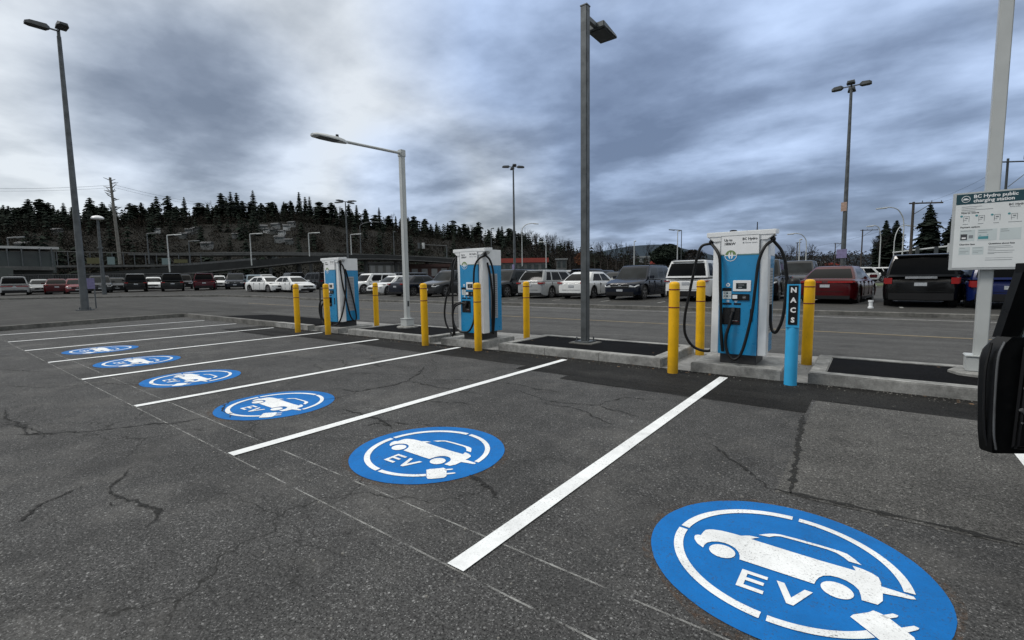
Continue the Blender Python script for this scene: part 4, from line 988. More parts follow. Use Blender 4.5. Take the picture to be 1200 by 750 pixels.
m = MB(); m.box(-.86, .86, c['yr']-.02, c['yr']+.02, c['deck']-.055, c['deck']-.015, TRIM); m.build('tailgate_strip', e)
x, y = rowx(726, 21.4); place(x, y, 'f', 'parked_suv', 'dark blue black SUV facing the road with a white front plate', 1.92, 4.7, 1.72, DKB, 'suv', front_style=1, glass=GLASS2, yaw=-.02)
x, y = rowx(669, 21.6); place(x, y, 'r', 'parked_sedan', 'white sedan seen from behind, partly behind the dark steel lamp post', 1.82, 4.65, 1.44, WHT, 'sedan', rear_style=0)
x, y = rowx(620, 21.4); place(x, y, 'r', 'parked_suv', 'silver crossover with a sloping dark rear window and black bumper', 1.9, 4.7, 1.60, SLV, 'hatch', rear_style=0)
x, y = rowx(570, 21.3); place(x, y, 'f', 'parked_suv', 'dark grey SUV half hidden by the middle charger', 1.9, 4.6, 1.70, DSG, 'suv', glass=GLASS2)
x, y = rowx(500, 20.9); place(x, y, 'f', 'parked_minivan', 'grey minivan facing the road just left of the middle charger', 1.9, 4.9, 1.75, GRY, 'suv', glass=GLASS2, front_style=0)
x, y = rowx(463, 20.9); place(x, y, 'r', 'parked_sedan', 'dark blue sedan with red tail lights behind the white lamp pole', 1.8, 4.7, 1.44, DKB, 'sedan', rear_style=0, glass=GLASS2)
x, y = rowx(436, 21.5); place(x, y, 'f', 'parked_sedan', 'white compact sedan facing the road, right of the left charger', 1.8, 4.5, 1.46, WHT, 'sedan', glass=GLASS2, front_style=0)
x, y = rowx(408, 22.0); place(x, y, 'f', 'parked_suv', 'white crossover with a black cladding just right of the left charger', 1.9, 4.6, 1.66, WHT, 'suv', glass=GLASS)
# second and third rows: mostly roofs show
rows2 = [(930, 31, 'f', 'dark grey SUV behind the red sedan', GRY, 'suv', 1.95), (905, 38, 'r', 'dark SUV far behind the right-hand charger', DSG, 'suv', 1.9), (772, 30, 'f', 'silver SUV roof behind the dark blue black SUV', SLV, 'suv', 1.7),
         (738, 33, 'r', 'dark car with a pale roof behind the dark SUV', SLV, 'suv', 1.65), (706, 31, 'f', 'dark sedan between the white sedan and the dark SUV', DSG, 'sedan', 1.5), (676, 31, 'r', 'navy SUV behind the white sedan', DKB, 'suv', 1.75),
         (655, 33, 'f', 'silver SUV behind the silver crossover', SLV, 'suv', 1.75), (602, 32, 'f', 'black car behind the dark grey SUV', BLK, 'suv', 1.6), (470, 30, 'r', 'blue grey SUV with roof showing left of the white lamp pole', DSG, 'suv', 1.72),
         (440, 31, 'f', 'dark SUV roof above the white crossover', BLK, 'suv', 1.7), (520, 31, 'f', 'navy sedan showing left of the middle charger', DKB, 'sedan', 1.5), (402, 33, 'r', 'black SUV hidden behind the left charger', BLK, 'suv', 1.7), (690, 42, 'f', 'black SUV in the third row behind the dark lamp post', BLK, 'suv', 1.8),
         (730, 44, 'r', 'grey SUV in the third row behind the dark SUV', GRY, 'suv', 1.8), (640, 44, 'r', 'white SUV roof in the third row, left of the dark lamp post', WHT, 'suv', 1.75), (560, 42, 'f', 'grey car behind the middle charger', GRY, 'suv', 1.7)]
for (px, Y, fc, lab, pt, kd, H) in rows2:
    x, y = rowx(px, Y); place(x, y, fc, 'parked_suv' if kd == 'suv' else 'parked_sedan', lab, 1.85, 4.6, H, pt, kd, group='cars in the rows behind', far=True, glass=GLASS2 if fc == 'f' else GLASS)
# white cars beyond the grass
for (px, D, lab, W_) in ((1012, 64, 'white SUV beyond the grass strip, right of the tall lamp mast', 0), (1036, 70, 'white estate car at the right end beyond the grass strip', 1), (985, 72, 'white car beyond the grass behind the lamp mast', 2)):
    p = at(px, 325, D); e = empty('parked_suv', (p.x, p.y, .45), PI*.5+.5 if px < 1030 else PI*.5+.35); tag(e, lab, 'car', 'white cars beyond the grass'); car_parts(e, 1.85, 4.6, 1.65, WHT, 'suv', far=True)
# left cluster, rows turned toward +X
def left(px, D, fc, name, lab, W, L, H, pt, kd, yaw, **kw):
    x, y = gpx(px, D); z = lotz(x, y); place(x, y, fc, name, lab, W, L, H, pt, kd, group='cars parked at the left end of the lot', z=z, yaw=yaw, **kw)
q = PI/2
left(16, 62, 'r', 'parked_suv', 'silver white SUV seen from behind at the left edge of the photo', 1.92, 4.7, 1.72, SLV, 'suv', q-.12, rear_style=2)
left(66, 62, 'r', 'parked_sedan', 'bright red sedan seen from behind at far left', 1.85, 4.6, 1.5, RED, 'sedan', q-.15)
left(47, 66, 'f', 'parked_sedan', 'small white car between the silver SUV and the red sedan', 1.75, 4.2, 1.5, SLV, 'sedan', q-.1, glass=GLASS2)
left(90, 61.5, 'f', 'parked_sedan', 'dull red hatchback behind the tall left lamp mast', 1.7, 4.2, 1.48, PNK, 'hatch', q-.1, glass=GLASS2)
left(117, 60.5, 'f', 'parked_suv', 'grey SUV facing the road just right of the tall left lamp mast', 1.9, 4.6, 1.72, GRY, 'suv', q-.2, glass=GLASS2, front_style=1)
left(137, 62.5, 'f', 'parked_sedan', 'small grey car behind the thin grey lamp pole', 1.75, 4.3, 1.5, GRY, 'hatch', q-.2, glass=GLASS2)
left(159, 59.5, 'r', 'parked_suv', 'black SUV with a pale roof edge seen from behind', 1.9, 4.7, 1.82, BLK, 'suv', q-.25, two_tone=SLV)
left(179, 64, 'f', 'parked_sedan', 'white car squeezed behind two dark SUVs', 1.8, 4.4, 1.5, WHT, 'hatch', q-.3, glass=GLASS2)
left(202, 57, 'r', 'parked_suv', 'very dark green SUV seen from behind, left of the maroon SUV', 1.95, 4.8, 1.78, DGR, 'suv', q-.3, two_tone=DSG)
left(239, 57, 'r', 'parked_suv', 'maroon SUV seen from behind with a wide rear window', 1.92, 4.7, 1.76, MAR, 'suv', q-.4, rear_style=0)
left(255, 62, 'f', 'parked_sedan', 'white car showing between the maroon SUV and the dark SUV', 1.8, 4.4, 1.5, WHT, 'hatch', q-.4, glass=GLASS2)
left(275, 57.5, 'f', 'parked_suv', 'dark slate SUV facing the road, right of the maroon SUV', 1.92, 4.7, 1.72, DKB, 'suv', q-.45, glass=GLASS2, front_style=1)
left(300, 57, 'f', 'parked_sedan', 'pale blue grey small car left of the two white sedans', 1.75, 4.3, 1.55, LBL, 'hatch', q-.3, glass=GLASS2)
left(331, 47, 'f', 'parked_sedan', 'white sedan turned toward the right, left one of two', 1.82, 4.6, 1.45, WHT, 'sedan', q+.12, glass=GLASS2)
left(361, 45, 'f', 'parked_sedan', 'white sedan turned toward the right, just left of the left charger', 1.85, 4.7, 1.45, WHT, 'sedan', q+.05, glass=GLASS2)
left(350, 58, 'r', 'parked_suv', 'dark SUV behind the two white sedans', 1.9, 4.7, 1.75, BLK, 'suv', q-.2)
left(385, 52, 'r', 'parked_suv', 'dark SUV behind the left charger', 1.9, 4.7, 1.75, DSG, 'suv', q)
left(215, 68, 'f', 'parked_suv', 'black SUV in the shade of the ramp', 1.9, 4.7, 1.75, BLK, 'suv', q-.3)
left(318, 62, 'f', 'parked_sedan', 'silver car behind the pale blue grey car', 1.8, 4.5, 1.6, SLV, 'sedan', q-.2, glass=GLASS2)
# the car whose door is open
car_parts(SUV_DOOR, 1.9, 4.7, 1.78, BLK, 'suv')
for o in list(SUV_DOOR.children):
    if o.name.split('.')[0] not in ('open_front_door',):
        o.matrix_local = Matrix.Translation((2.50, 3.75, 0)) @ Matrix.Rotation(PI, 4, 'Z')
# bay lines of the far lot
for k in range(-2, 14):
    x = 3.6-2.75*k; m = MB(); y0, y1 = 20.2, 25.2
    m.quad(*[(a, b, lotz(a, b)+.007) for a, b in ((x-.05, y0), (x+.05, y0), (x+.05, y1), (x-.05, y1))], P_white_old)
    tag(m.build('bay_line'), 'faded white bay line between the parked cars of the front row', 'road marking', 'bay lines of the far lot')
# grass strip and small concrete marker
def gtop(x, y): return .46
m = MB()
gm, nt, b = nmat('grass'); P = coords(nt); nt.links.new(ramp(nt, noise_(nt, P, 1.2, 6., .7), [(.3, (.030, .045, .014)), (.7, (.075, .095, .030))]), b.inputs['Base Color']); b.inputs['Roughness'].default_value = .95
m.box(-7, 34, 45.5, 56, .3, .50, gm); struct(m.build('grass_strip'), 'structure')
m = MB(); m.box(-7.2, 34.2, 45.3, 45.5, .3, .47, K_old); struct(m.build('grass_kerb'))
m = MB(); m.box(-7, -1.6, 31.6, 32.0, .32, .46, K_old); m.lathe(-1.6, 31.8, [(.2, .32), (.2, .46)], K_old, 12); struct(m.build('divider_kerb'))
x, y = rowx(1021, 19.9); e = empty('marker_block', (x, y, lotz(x, y))); tag(e, 'small white concrete marker on the far kerb between the red sedan and black SUV', 'marker')
m = MB(); m.lathe(0, 0, [(.08, 0), (.08, .05), (.055, .06), (.055, .2), (.075, .22), (.075, .27)], W_pt, 10); m.build('block', e)
# ------------------------------------------------------------------ masts and lamps
def mast(px, py, D, h_top, dirs, label, base_r=.14, sign=None, mat=GALV2, name='lamp_mast', zb=None, headL=.8, armL=.35):
    p = at(px, py, D); g = (lotz(p.x, p.y) if p.y > 17 else .15) if zb is None else zb
    e = empty(name, (p.x, p.y, g)); tag(e, label, 'lamp mast', 'tall lamp masts')
    H = h_top-g
    m = MB(); m.cyl((0, 0, .05), (0, 0, H-.3), base_r, base_r*.5, mat, 12); m.cyl((0, 0, H-.3), (0, 0, H), base_r*.4, base_r*.4, mat, 10); m.build('pole', e, smooth_deg=50)
    m = MB(); m.cyl((0, 0, -.02), (0, 0, .05), base_r*2.2, base_r*2.2, mat, 4)
    for a in range(4): m.cyl((base_r*1.5*math.cos(a*q+.8), base_r*1.5*math.sin(a*q+.8), .05), (base_r*1.5*math.cos(a*q+.8), base_r*1.5*math.sin(a*q+.8), .16), .03, .03, mat, 6)
    m.build('base_plate', e)
    for a in dirs:
        R_ = Matrix.Rotation(a, 4, 'Z') @ Matrix.Translation((0, 0, H-.05))
        m = MB(); m.box(.0, armL+.1, -.03, .03, -.03, .03, mat, R_); m.build('arm', e)
        m = MB(); t = .5*headL; vs = []
        for (x_, w_, z0, z1) in ((armL, .08, -.04, .05), (armL+.12, .20, -.09, .12), (armL+headL*.8, .22, -.09, .09), (armL+headL, .15, -.08, .02)):
            vs += [R_ @ Vector((x_, -w_, z0)), R_ @ Vector((x_, w_, z0)), R_ @ Vector((x_, w_*.8, z1)), R_ @ Vector((x_, -w_*.8, z1))]
        fs = [(4*i+k, 4*i+(k+1) % 4, 4*i+4+(k+1) % 4, 4*i+4+k) for i in range(3) for k in range(4)]+[(3,2,1,0), (12,13,14,15)]
        m.add(vs, fs, DKP); hd = m.build('lamp_head', e, smooth_deg=30)
    if sign:
        for (z, w_, h_, mt) in sign:
            m = MB(); m.box(-w_/2, w_/2, -.17, -.15, z, z+h_, mt); m.build('notice', e, rot=-.5)
    return e
PUR = plain('purple notice', (.17, .15, .27), .5, var=.2, vs=9); ORG = plain('orange notice', (.33, .23, .18), .5, var=.2, vs=9)
mast(100, 364, 31.8, 13.55, (-q, 0), 'tall dark lamp mast with two heads at the left of the photo', .165, zb=.155, headL=.85, armL=.3)
e = mast(988, 300, 36.4, 12.9, (0, q, PI, -q), 'tall grey lamp mast with four heads and coloured notices, right of the right-hand charger', .15, [(2.1, .62, .55, PUR), (5.0, .34, .55, ORG)], mat=GALV, headL=.6, armL=.4)
p = at(603, 310, 52); mast(603, 310, 52, at(603, 195, 52).z, (.785, 2.356, -.785, -2.356), 'thin tall lamp mast rising behind the middle charger', .16, [(2.0, .6, .6, PUR)], mat=GALV2, headL=.8, armL=.4)
mast(408, 310, 78, at(405, 236, 78).z, (.3, 1.87, 3.44, 5.01), 'thin tall lamp mast standing behind the left charger, with a cross of heads', .16, mat=GALV2, headL=1.5, armL=.5)
# purple notice near the foot of the left mast
x, y = -31.0, 5.2
# ball-topped lamp
p = at(122, 340, 55); e = empty('street_lamp', (p.x, p.y, lotz(p.x, p.y))); tag(e, 'grey lamp pole with a pale domed top, right of the tall left mast', 'street lamp')
H = at(119, 258, 55).z-lotz(p.x, p.y)
m = MB(); m.cyl((0, 0, 0), (0, 0, H), .17, .09, GALV, 10); m.cyl((0, 0, H*.62), (0, 0, H*.64), .2, .2, GALV, 10); m.build('pole', e, smooth_deg=50)
m = MB(); m.lathe(0, 0, [(.12, H), (.42, H+.06), (.46, H+.16), (.36, H+.30), (.12, H+.38)], W_pt, 14); m.build('lamp_head', e, smooth_deg=50)
# notice sign near left mast
p = at(104, 329, 33); e = empty('notice_sign', (p.x, p.y, 0)); tag(e, 'small purple notice fixed beside the left lamp mast', 'notice')
m = MB(); m.box(-.32, .32, -.02, .02, 1.22, 1.78, PUR); m.build('panel', e, rot=-.9)
m = MB(); m.box(-.25, -.0, -.012, .0, 1.6, 1.72, W_bright); m.build('panel_print', e, rot=-.9)
m = MB(); m.cyl((-.28, .25, .1), (-.28, .25, 1.7), .03, .03, GALV2, 8); m.build('stake', e)
# ------------------------------------------------------------------ ramp, guideway, station and low buildings
def deck(name, pts, width, label, side_mat, z_top_extra=0., posts=True, post_mat=None):
    """pts: (px, y_top, y_bottom, distance)"""
    e = empty(name, (0, 0, 0)); tag(e, label, 'bridge')
    T = [at(a, b, D) for a, b, c, D in pts]; Bm = [at(a, c, D) for a, b, c, D in pts]
    T = smooth(T, 5); Bm = smooth(Bm, 5); n = len(T)
    m = MB(); F_ = []; Bk = []
    for i in range(n):
        r_ = Vector((T[i].x, T[i].y, 0)).normalized()*width
        F_.append((Vector((T[i].x, T[i].y, T[i].z)), Vector((T[i].x, T[i].y, Bm[i].z)))); Bk.append((F_[-1][0]+r_, F_[-1][1]+r_))
    for i in range(n-1):
        m.quad(F_[i][1], F_[i+1][1], F_[i+1][0], F_[i][0], side_mat); m.quad(Bk[i][0], Bk[i+1][0], Bk[i+1][1], Bk[i][1], side_mat)
        m.quad(F_[i][1], Bk[i][1], Bk[i+1][1], F_[i+1][1], side_mat); h = Vector((0, 0, -.9))
        m.quad(F_[i][0]+h, F_[i+1][0]+h, Bk[i+1][0]+h, Bk[i][0]+h, A_road)
    m.build('deck', e)
    m = MB()
    for i in range(n-1):
        a, b = F_[i][1], F_[i+1][1]; d = Vector((-a.x, -a.y, 0)).normalized()*.12; k = Vector((0, 0, .22))
        m.quad(a+d, b+d, b+d+k, a+d+k, K_far); m.quad(a+d+k, b+d+k, b+k, a+k, K_far); m.quad(a, b, b+d, a+d, K_far)
    m.build('lower_ledge', e)
    if posts:
        for i in range(2, n, 3):
            p = (F_[i][1]+Bk[i][1])/2; g = lotz(p.x, p.y)
            if p.z-g > 1.2:
                m = MB(); m.cyl((p.x, p.y, g-.3), (p.x, p.y, p.z), .5, .5, post_mat or K_far, 10); m.build('pier', e, smooth_deg=50)
    return e
DKC = plain('dark stained concrete', (.022, .024, .024), .9, var=.3, vs=.4)
deck('road_ramp', [(-60, 326, 334, 96), (60, 322, 332, 97), (140, 317.5, 327, 98), (220, 311, 321, 100), (300, 304.5, 313.5, 104), (380, 299.5, 306, 110), (440, 298.5, 304, 118), (500, 301.5, 306.5, 128), (570, 306, 311, 140), (640, 309.5, 314, 155)], 9,
     'long dark concrete ramp rising behind the parked cars', DKC)
deck('guideway', [(60, 311, 313.5, 120), (130, 310.5, 313, 122), (210, 309, 311.5, 126), (300, 302, 305, 150)], 6, 'pale edged low platform behind the left parked cars', K_far, posts=False)
deck('upper_bridge', [(150, 297, 299, 165), (220, 296, 299.5, 165), (300, 295, 299, 170), (380, 296, 300, 175), (470, 299, 303, 180), (560, 303, 306, 190)], 10, 'pale flat bridge above the ramp, in front of the wooded hill', K_far)
# railing with posts on top, left
e = empty('railing', (0, 0, 0)); tag(e, 'thin railing with posts in front of the hill on the left', 'railing')
m = MB(); m.tube([at(px, py, 125) for px, py in ((62, 294.5), (130, 296), (200, 297), (300, 296))], .10, K_far, 5, 3); m.build('rail', e)
for px in range(66, 240, 13):
    a = at(px, 295.5+(px-62)*.01, 125); m = MB(); m.cyl((a.x, a.y, a.z-3.4), a, .07, .07, GALV2, 5); m.build('post', e)
PALE = plain('pale teal panel', (.16, .22, .22), .6); DIM = plain('dim yellow panel', (.10, .095, .04), .6)
for (x0, x1, y0, y1, mt, lab) in ((126, 135, 301, 310, PALE, 'pale teal panel by the railing, left one'), (190, 200, 302.5, 310, PALE, 'pale teal panel by the railing, right one'), (102, 118, 302, 309, DIM, 'dull yellow panel behind the left lamp mast'), (204, 220, 304, 308, DIM, 'dull yellow panel right of the pale panels')):
    a, b_ = at(x0, y1, 119), at(x1, y1, 119); h = at(x0, y0, 119).z-a.z; r_ = Vector((a.x, a.y, 0)).normalized()*.2
    m = MB(); m.add([a, b_, b_+r_, a+r_]+[v+Vector((0, 0, h)) for v in (a, b_, b_+r_, a+r_)], [(0,1,5,4), (1,2,6,5), (2,3,7,6), (3,0,4,7), (4,5,6,7), (3,2,1,0)], mt)
    tag(m.build('panel_board'), lab, 'panel')
# station canopy at far left
e = empty('station_building', (0, 0, 0)); tag(e, 'low station building with a pale flat canopy at the left edge', 'building')
def slab(m, pA, pB, depth, dz, mat, z=None):
    a, b_ = Vector(pA), Vector(pB); b_.z = a.z if z is None else b_.z
    r_ = Vector((a.x, a.y, 0)).normalized()*depth; k = Vector((0, 0, -dz))
    v = [a, b_, b_+r_, a+r_]; m.add(v+[p+k for p in v], [(0,1,2,3), (7,6,5,4), (0,4,5,1), (1,5,6,2), (2,6,7,3), (3,7,4,0)], mat)
ROOFM = plain('canopy roof', (.42, .43, .42), .6, var=.15, vs=.5); SGL = plain('station glass', (.040, .052, .050), .2, var=.3, vs=.4)
D = 92
m = MB(); slab(m, at(-60, 286.5, D), at(69, 289.5, D), 9, .32, ROOFM, 1); m.build('canopy', e)
m = MB(); slab(m, at(-60, 294, D+1), at(64, 295, D+1), 6, 3.0, SGL, 1); m.build('glass_wall', e)
m = MB(); slab(m, at(-60, 311, D-1), at(64, 312.5, D-1), 9, .5, K_far, 1); slab(m, at(-60, 313, D), at(62, 315, D), 8, 2.8, plain('dark base wall', (.055, .058, .055), .8), 1); m.build('platform', e)
for px in (10, 27, 48, 62):
    a = at(px, 312, D-.6); b_ = at(px-.4, 291, D-.6); m = MB(); m.cyl(a, (a.x, a.y, b_.z), .07, .07, GALV, 6); m.build('column', e)
m = MB(); a = at(0, 330, 86); b_ = at(15, 312, 86); slab(m, at(-60, 312, 86), at(15, 314, 86), 5, 3.2, plain('grey green wall', (.07, .08, .075), .8), 1); m.build('side_block', e)
# chain fence in front of station
e = empty('fence', (0, 0, 0)); tag(e, 'dark mesh fence behind the cars at far left', 'fence')
FNM = plain('fence wire', (.05, .05, .05), .6)
m = MB(); A_, B_ = at(10, 321, 80), at(330, 317, 80)
for k in range(90):
    t = k/89; p = at(10+t*260, 327, 80+10*t); g = lotz(p.x, p.y); m.cyl((p.x, p.y, g), (p.x, p.y, g+2.1), .025 if k % 6 else .05, .025 if k % 6 else .05, FNM, 4)
m.build('pickets', e)
m = MB(); pts = [at(10+k*26, 327, 80+k) for k in range(11)]; m.tube([(p.x, p.y, lotz(p.x, p.y)+2.1) for p in pts], .04, FNM, 5, 2); m.build('top_rail', e)
# low buildings
def bld(name, x0, x1, yt, yb, D, depth, wall, roofm, label, roof_h=None, win=0, wmat=None, over=.4):
    e = empty(name, (0, 0, 0)); tag(e, label, 'building')
    a, b_ = at(x0, yt, D), at(x1, yt, D); b_.z = a.z; g = lotz(a.x, a.y)-.5
    r_ = Vector((a.x, a.y, 0)).normalized()*depth; rh = roof_h or .5; k = Vector((0, 0, rh))
    m = MB(); v = [a-k, b_-k, b_-k+r_, a-k+r_]; lo = [Vector((p.x, p.y, g)) for p in v]
    m.add(v+lo, [(0,4,5,1), (1,5,6,2), (2,6,7,3), (3,7,4,0)], wall); m.build('wall', e)
    u_ = (b_-a).normalized()*over; f_ = r_.normalized()*over
    m = MB(); v = [a-u_-f_, b_+u_-f_, b_+u_+r_+f_, a-u_+r_+f_]; m.add(v+[p-k for p in v], [(0,1,2,3), (7,6,5,4), (0,4,5,1), (1,5,6,2), (2,6,7,3), (3,7,4,0)], roofm); m.build('roof', e)
    Lw = (b_-a).length
    for i in range(win):
        t0 = (i+.2)/win; t1 = (i+.8)/win; z0 = a.z-rh-.5; z1 = max(g+.9, z0-2.0)
        p0 = a.lerp(b_, t0)-r_.normalized()*.04; p1 = a.lerp(b_, t1)-r_.normalized()*.04
        m = MB(); m.quad((p0.x, p0.y, z1), (p1.x, p1.y, z1), (p1.x, p1.y, z0), (p0.x, p0.y, z0), wmat or SGL); m.build('window', e)
    return e
RDR = plain('red metal roof', (.30, .045, .030), .55, var=.12, vs=.5); BRK = plain('brown red brick', (.060, .033, .028), .85, var=.2, vs=.8); GWL = plain('dim grey wall', (.13, .135, .13), .85, var=.2, vs=.3); LWL = plain('light grey wall', (.24, .25, .25), .85, var=.15, vs=.2); DRF = plain('dark roof', (.035, .036, .038), .8)
bld('shop_building', 582, 641, 303, 316, 118, 14, GWL, RDR, 'long low building with a bright red roof behind the middle charger', 1.1, 7)
bld('shop_building', 480, 526, 309.5, 320, 130, 12, BRK, BRK, 'reddish brown low shop under the bridge, left of the middle charger', .8, 4, LWL)
bld('shop_building', 432, 468, 307, 320, 135, 12, GWL, DRF, 'dim grey shopfront under the bridge, left of the white lamp pole', .5, 4, LWL)
bld('shop_building', 652, 664, 303, 318, 150, 10, GWL, LWL, 'small grey building with a pale roof edge, left of the dark lamp post', .4, 2)
bld('shop_building', 742, 768, 300.5, 318, 330, 20, LWL, LWL, 'pale grey warehouse far behind the dark SUV', 1., 3)
bld('shop_building', 772, 781, 303, 318, 260, 14, LWL, GWL, 'small pale building beside the round dark tree', 1., 2)
bld('shop_building', 763, 783, 306.2, 316, 180, 12, GWL, RDR, 'small red roofed shop left of the white SUV', 1.0, 3)
bld('shop_building', 805, 828, 308, 316, 210, 12, LWL, GWL, 'pale low shed behind the left cable of the right-hand charger', .8, 3)
bld('shop_building', 955, 966, 306.5, 314, 230, 10, LWL, LWL, 'white low block above the roof of the dark SUV', .8, 2)
bld('shop_building', 968, 984, 308, 314, 200, 12, GWL, RDR, 'small dark red roof left of the tall lamp mast', .9, 3)
bld('shop_building', 1060, 1110, 303, 318, 190, 14, plain('dark cladding', (.04, .04, .038), .8), DRF, 'dark long shed among the trees behind the black SUV', .6, 4)
# road lamps on the ramp etc
def street_lamp(px, yb, yt, D, dirx, label, mat=LGT, L_=2.4, group='small street lamps in the background', style=0):
    a, t = at(px, yb, D), at(px, yt, D); g = min(a.z, t.z); e = empty('street_lamp', (a.x, a.y, g)); tag(e, label, 'street lamp', group)
    H = t.z-g; r = .0011*D if D > 80 else .07
    m = MB(); m.cyl((0, 0, 0), (0, 0, H), r, r*.7, mat, 8); m.build('pole', e, smooth_deg=50)
    ux = Vector((RT.x, RT.y, 0)).normalized()*dirx; k = r*.8
    if style == 0:
        m = MB(); m.tube([(0, 0, H), tuple(ux*L_*.6+Vector((0, 0, H+.1)))], k, mat, 6, 1); m.build('arm', e)
        p0 = ux*L_*.55+Vector((0, 0, H+.05)); p1 = ux*L_+Vector((0, 0, H+.12)); m = MB(); m.cyl(p0, p1, k*1.7, k*1.3, mat, 6); m.build('lamp_head', e)
    else:
        m = MB(); m.tube([(0, 0, H-.02), tuple(ux*.15+Vector((0, 0, H+.9))), tuple(ux*L_*.35+Vector((0, 0, H+1.7))), tuple(ux*L_*.75+Vector((0, 0, H+1.95))), tuple(ux*L_+Vector((0, 0, H+1.9)))], k*.9, mat, 6, 4); m.build('arm', e, smooth_deg=50)
        p0 = ux*L_*.92+Vector((0, 0, H+1.9)); p1 = ux*(L_+.9)+Vector((0, 0, H+1.8)); m = MB(); m.cyl(p0, p1, k*1.6, k*1.2, mat, 6); m.build('lamp_head', e)
    return e
for a in ((199, 319, 276, 98, 1, 'pale street lamp on the lower end of the ramp'), (295, 311, 274.5, 103, 1, 'pale street lamp halfway up the ramp'), (363, 304, 273.5, 109, 1, 'pale street lamp on the upper part of the ramp'),
          (412, 301, 275, 115, 1, 'short pale street lamp right of the tall cross-headed mast')): street_lamp(*a)
for a in ((175, 309, 274, 124, 1, 'thin double-armed lamp on the platform, right of the weathered pole', GALV), (223, 309, 283, 126, 1, 'thin low lamp between the first two ramp lamps', GALV), (12, 311, 279, 96, 1, 'thin lamp in front of the station canopy', GALV)):
    e = street_lamp(*a[:7]) ; tt = e
    H = 0
for a in ((423, 297, 268, 150, 1, 'grey curved lamp right of the cross-headed mast', GALV, 5), ):
    street_lamp(a[0], a[1], a[2], a[3], a[4], a[5], a[6], a[7], style=1)
street_lamp(612, 312, 272, 110, 1, 'pale curved street lamp just right of the thin tall mast', LGT, 3.0, style=1)
street_lamp(640, 314, 284, 100, -1, 'thin pale lamp above the red roof', LGT, 1.5)
street_lamp(743, 312, 283, 110, 1, 'thin pale lamp left of the distant blue hill', LGT, .4)
street_lamp(798, 312, 270, 75, -1, 'dark square-headed lamp left of the right-hand charger', DKP, 1.9)
street_lamp(793.5, 313, 271, 95, 1, 'pale thin lamp beside the dark square-headed lamp', LGT, .5)
street_lamp(576, 295, 268, 160, 1, 'thin lamp above the middle charger', GALV, 1.)
street_lamp(462, 299, 272, 160, 1, 'thin lamp left of the white lamp pole', GALV, .6)
street_lamp(944, 312, 287, 95, -1, 'pale curved street lamp right of the right-hand charger', LGT, 2.4, style=1)
street_lamp(936, 312, 281, 120, 1, 'thin pale lamp right of the right-hand charger', LGT, .5)
street_lamp(1056, 320, 266, 62, -1, 'tall curved street lamp left of the black SUV', LGT, 2.0, style=1)
street_lamp(1046, 318, 283, 75, 1, 'lower pale curved lamp left of the black SUV', LGT, 1.6, style=1)
street_lamp(1030, 318, 279, 95, -1, 'pale curved lamp between the mast and the black SUV', LGT, 1.4, style=1)
# traffic signal arm
e = empty('traffic_signal', (0, 0, 0)); tag(e, 'traffic signal on a long grey arm left of the middle charger', 'traffic signal')
D = 135; a, t, s_ = at(523.5, 304, D), at(523.5, 288, D), at(492, 286.5, D)
m = MB(); m.cyl((a.x, a.y, a.z-3), t, .22, .16, GALV, 8); m.build('pole', e); m = MB(); m.cyl(t, s_, .12, .09, GALV, 6); m.build('arm', e)
for px in (491, 496): c_ = at(px, 287.5, D-.3); m = MB(); m.box(c_.x-.35, c_.x+.35, c_.y-.2, c_.y+.2, c_.z-.9, c_.z+.7, LGT if px > 492 else DKP); m.build('signal_head', e)
e = empty('traffic_signal', (0, 0, 0)); tag(e, 'long horizontal signal arm behind the black SUV on the right', 'traffic signal')
D = 66; a, b_ = at(1046, 296, D), at(1112, 288.5, D); m = MB(); m.cyl(a, b_, .07, .10, LGT, 6); m.build('arm', e); m = MB(); m.cyl((b_.x, b_.y, .3), (b_.x, b_.y, b_.z+.3), .14, .12, LGT, 8); m.build('pole', e)
for px in (1075, 1097): c_ = at(px, 294, D-.3); m = MB(); m.box(c_.x-.16, c_.x+.16, c_.y-.1, c_.y+.1, c_.z-.45, c_.z+.45, DKP); m.build('signal_head', e)
# utility poles with wires
TIM = plain('utility timber', (.055, .048, .042), .9, var=.3, vs=2.)
def util_pole(px, yb, yt, D, label, arm=1.6, mat=TIM, r=.17, side=1):
    a, t = at(px, yb, D), at(px, yt, D); e = empty('utility_pole', (a.x, a.y, a.z)); tag(e, label, 'utility pole', 'utility poles')
    H = t.z-a.z; m = MB(); m.cyl((0, 0, -1), (0, 0, H), r, r*.7, mat, 9); m.build('pole', e, smooth_deg=50)
    ux = Vector((RT.x, RT.y, 0)).normalized()
    m = MB(); m.cyl(ux*(-.4*side)+Vector((0, 0, H-.15)), ux*(arm*side)+Vector((0, 0, H-.1)), r*.55, r*.55, mat, 6); m.build('crossarm', e)
    m = MB(); m.cyl(ux*(.1*side)+Vector((0, 0, H-1.2)), ux*(arm*.6*side)+Vector((0, 0, H-.2)), r*.25, r*.25, GALV2, 5); m.build('brace', e)
    for k in (.3, .62, .95): m = MB(); m.cyl(ux*(arm*k*side)+Vector((0, 0, H-.05)), ux*(arm*k*side)+Vector((0, 0, H+.12)), r*.3, r*.2, GALV2, 6); m.build('insulator', e)
    return Vector((a.x, a.y, t.z))
u1 = util_pole(1066, 312, 237, 62, 'dark utility pole with a long crossarm left of the tall conifer', 2.9, r=.15)
u2 = util_pole(1009, 308, 269, 105, 'utility pole with a crossarm right of the lamp mast', 2.7, r=.13)
u3 = util_pole(1171.5, 310, 187, 30, 'utility pole hidden behind the sign pole, its arm reaching right', 2.3, mat=DKP, r=.06)
u4 = util_pole(978, 308, 285, 150, 'far utility pole with crossarm left of the lamp mast', 2.2, r=.14)
u5 = util_pole(933.5, 308, 284, 130, 'far utility pole just right of the right-hand charger', .9, r=.14)
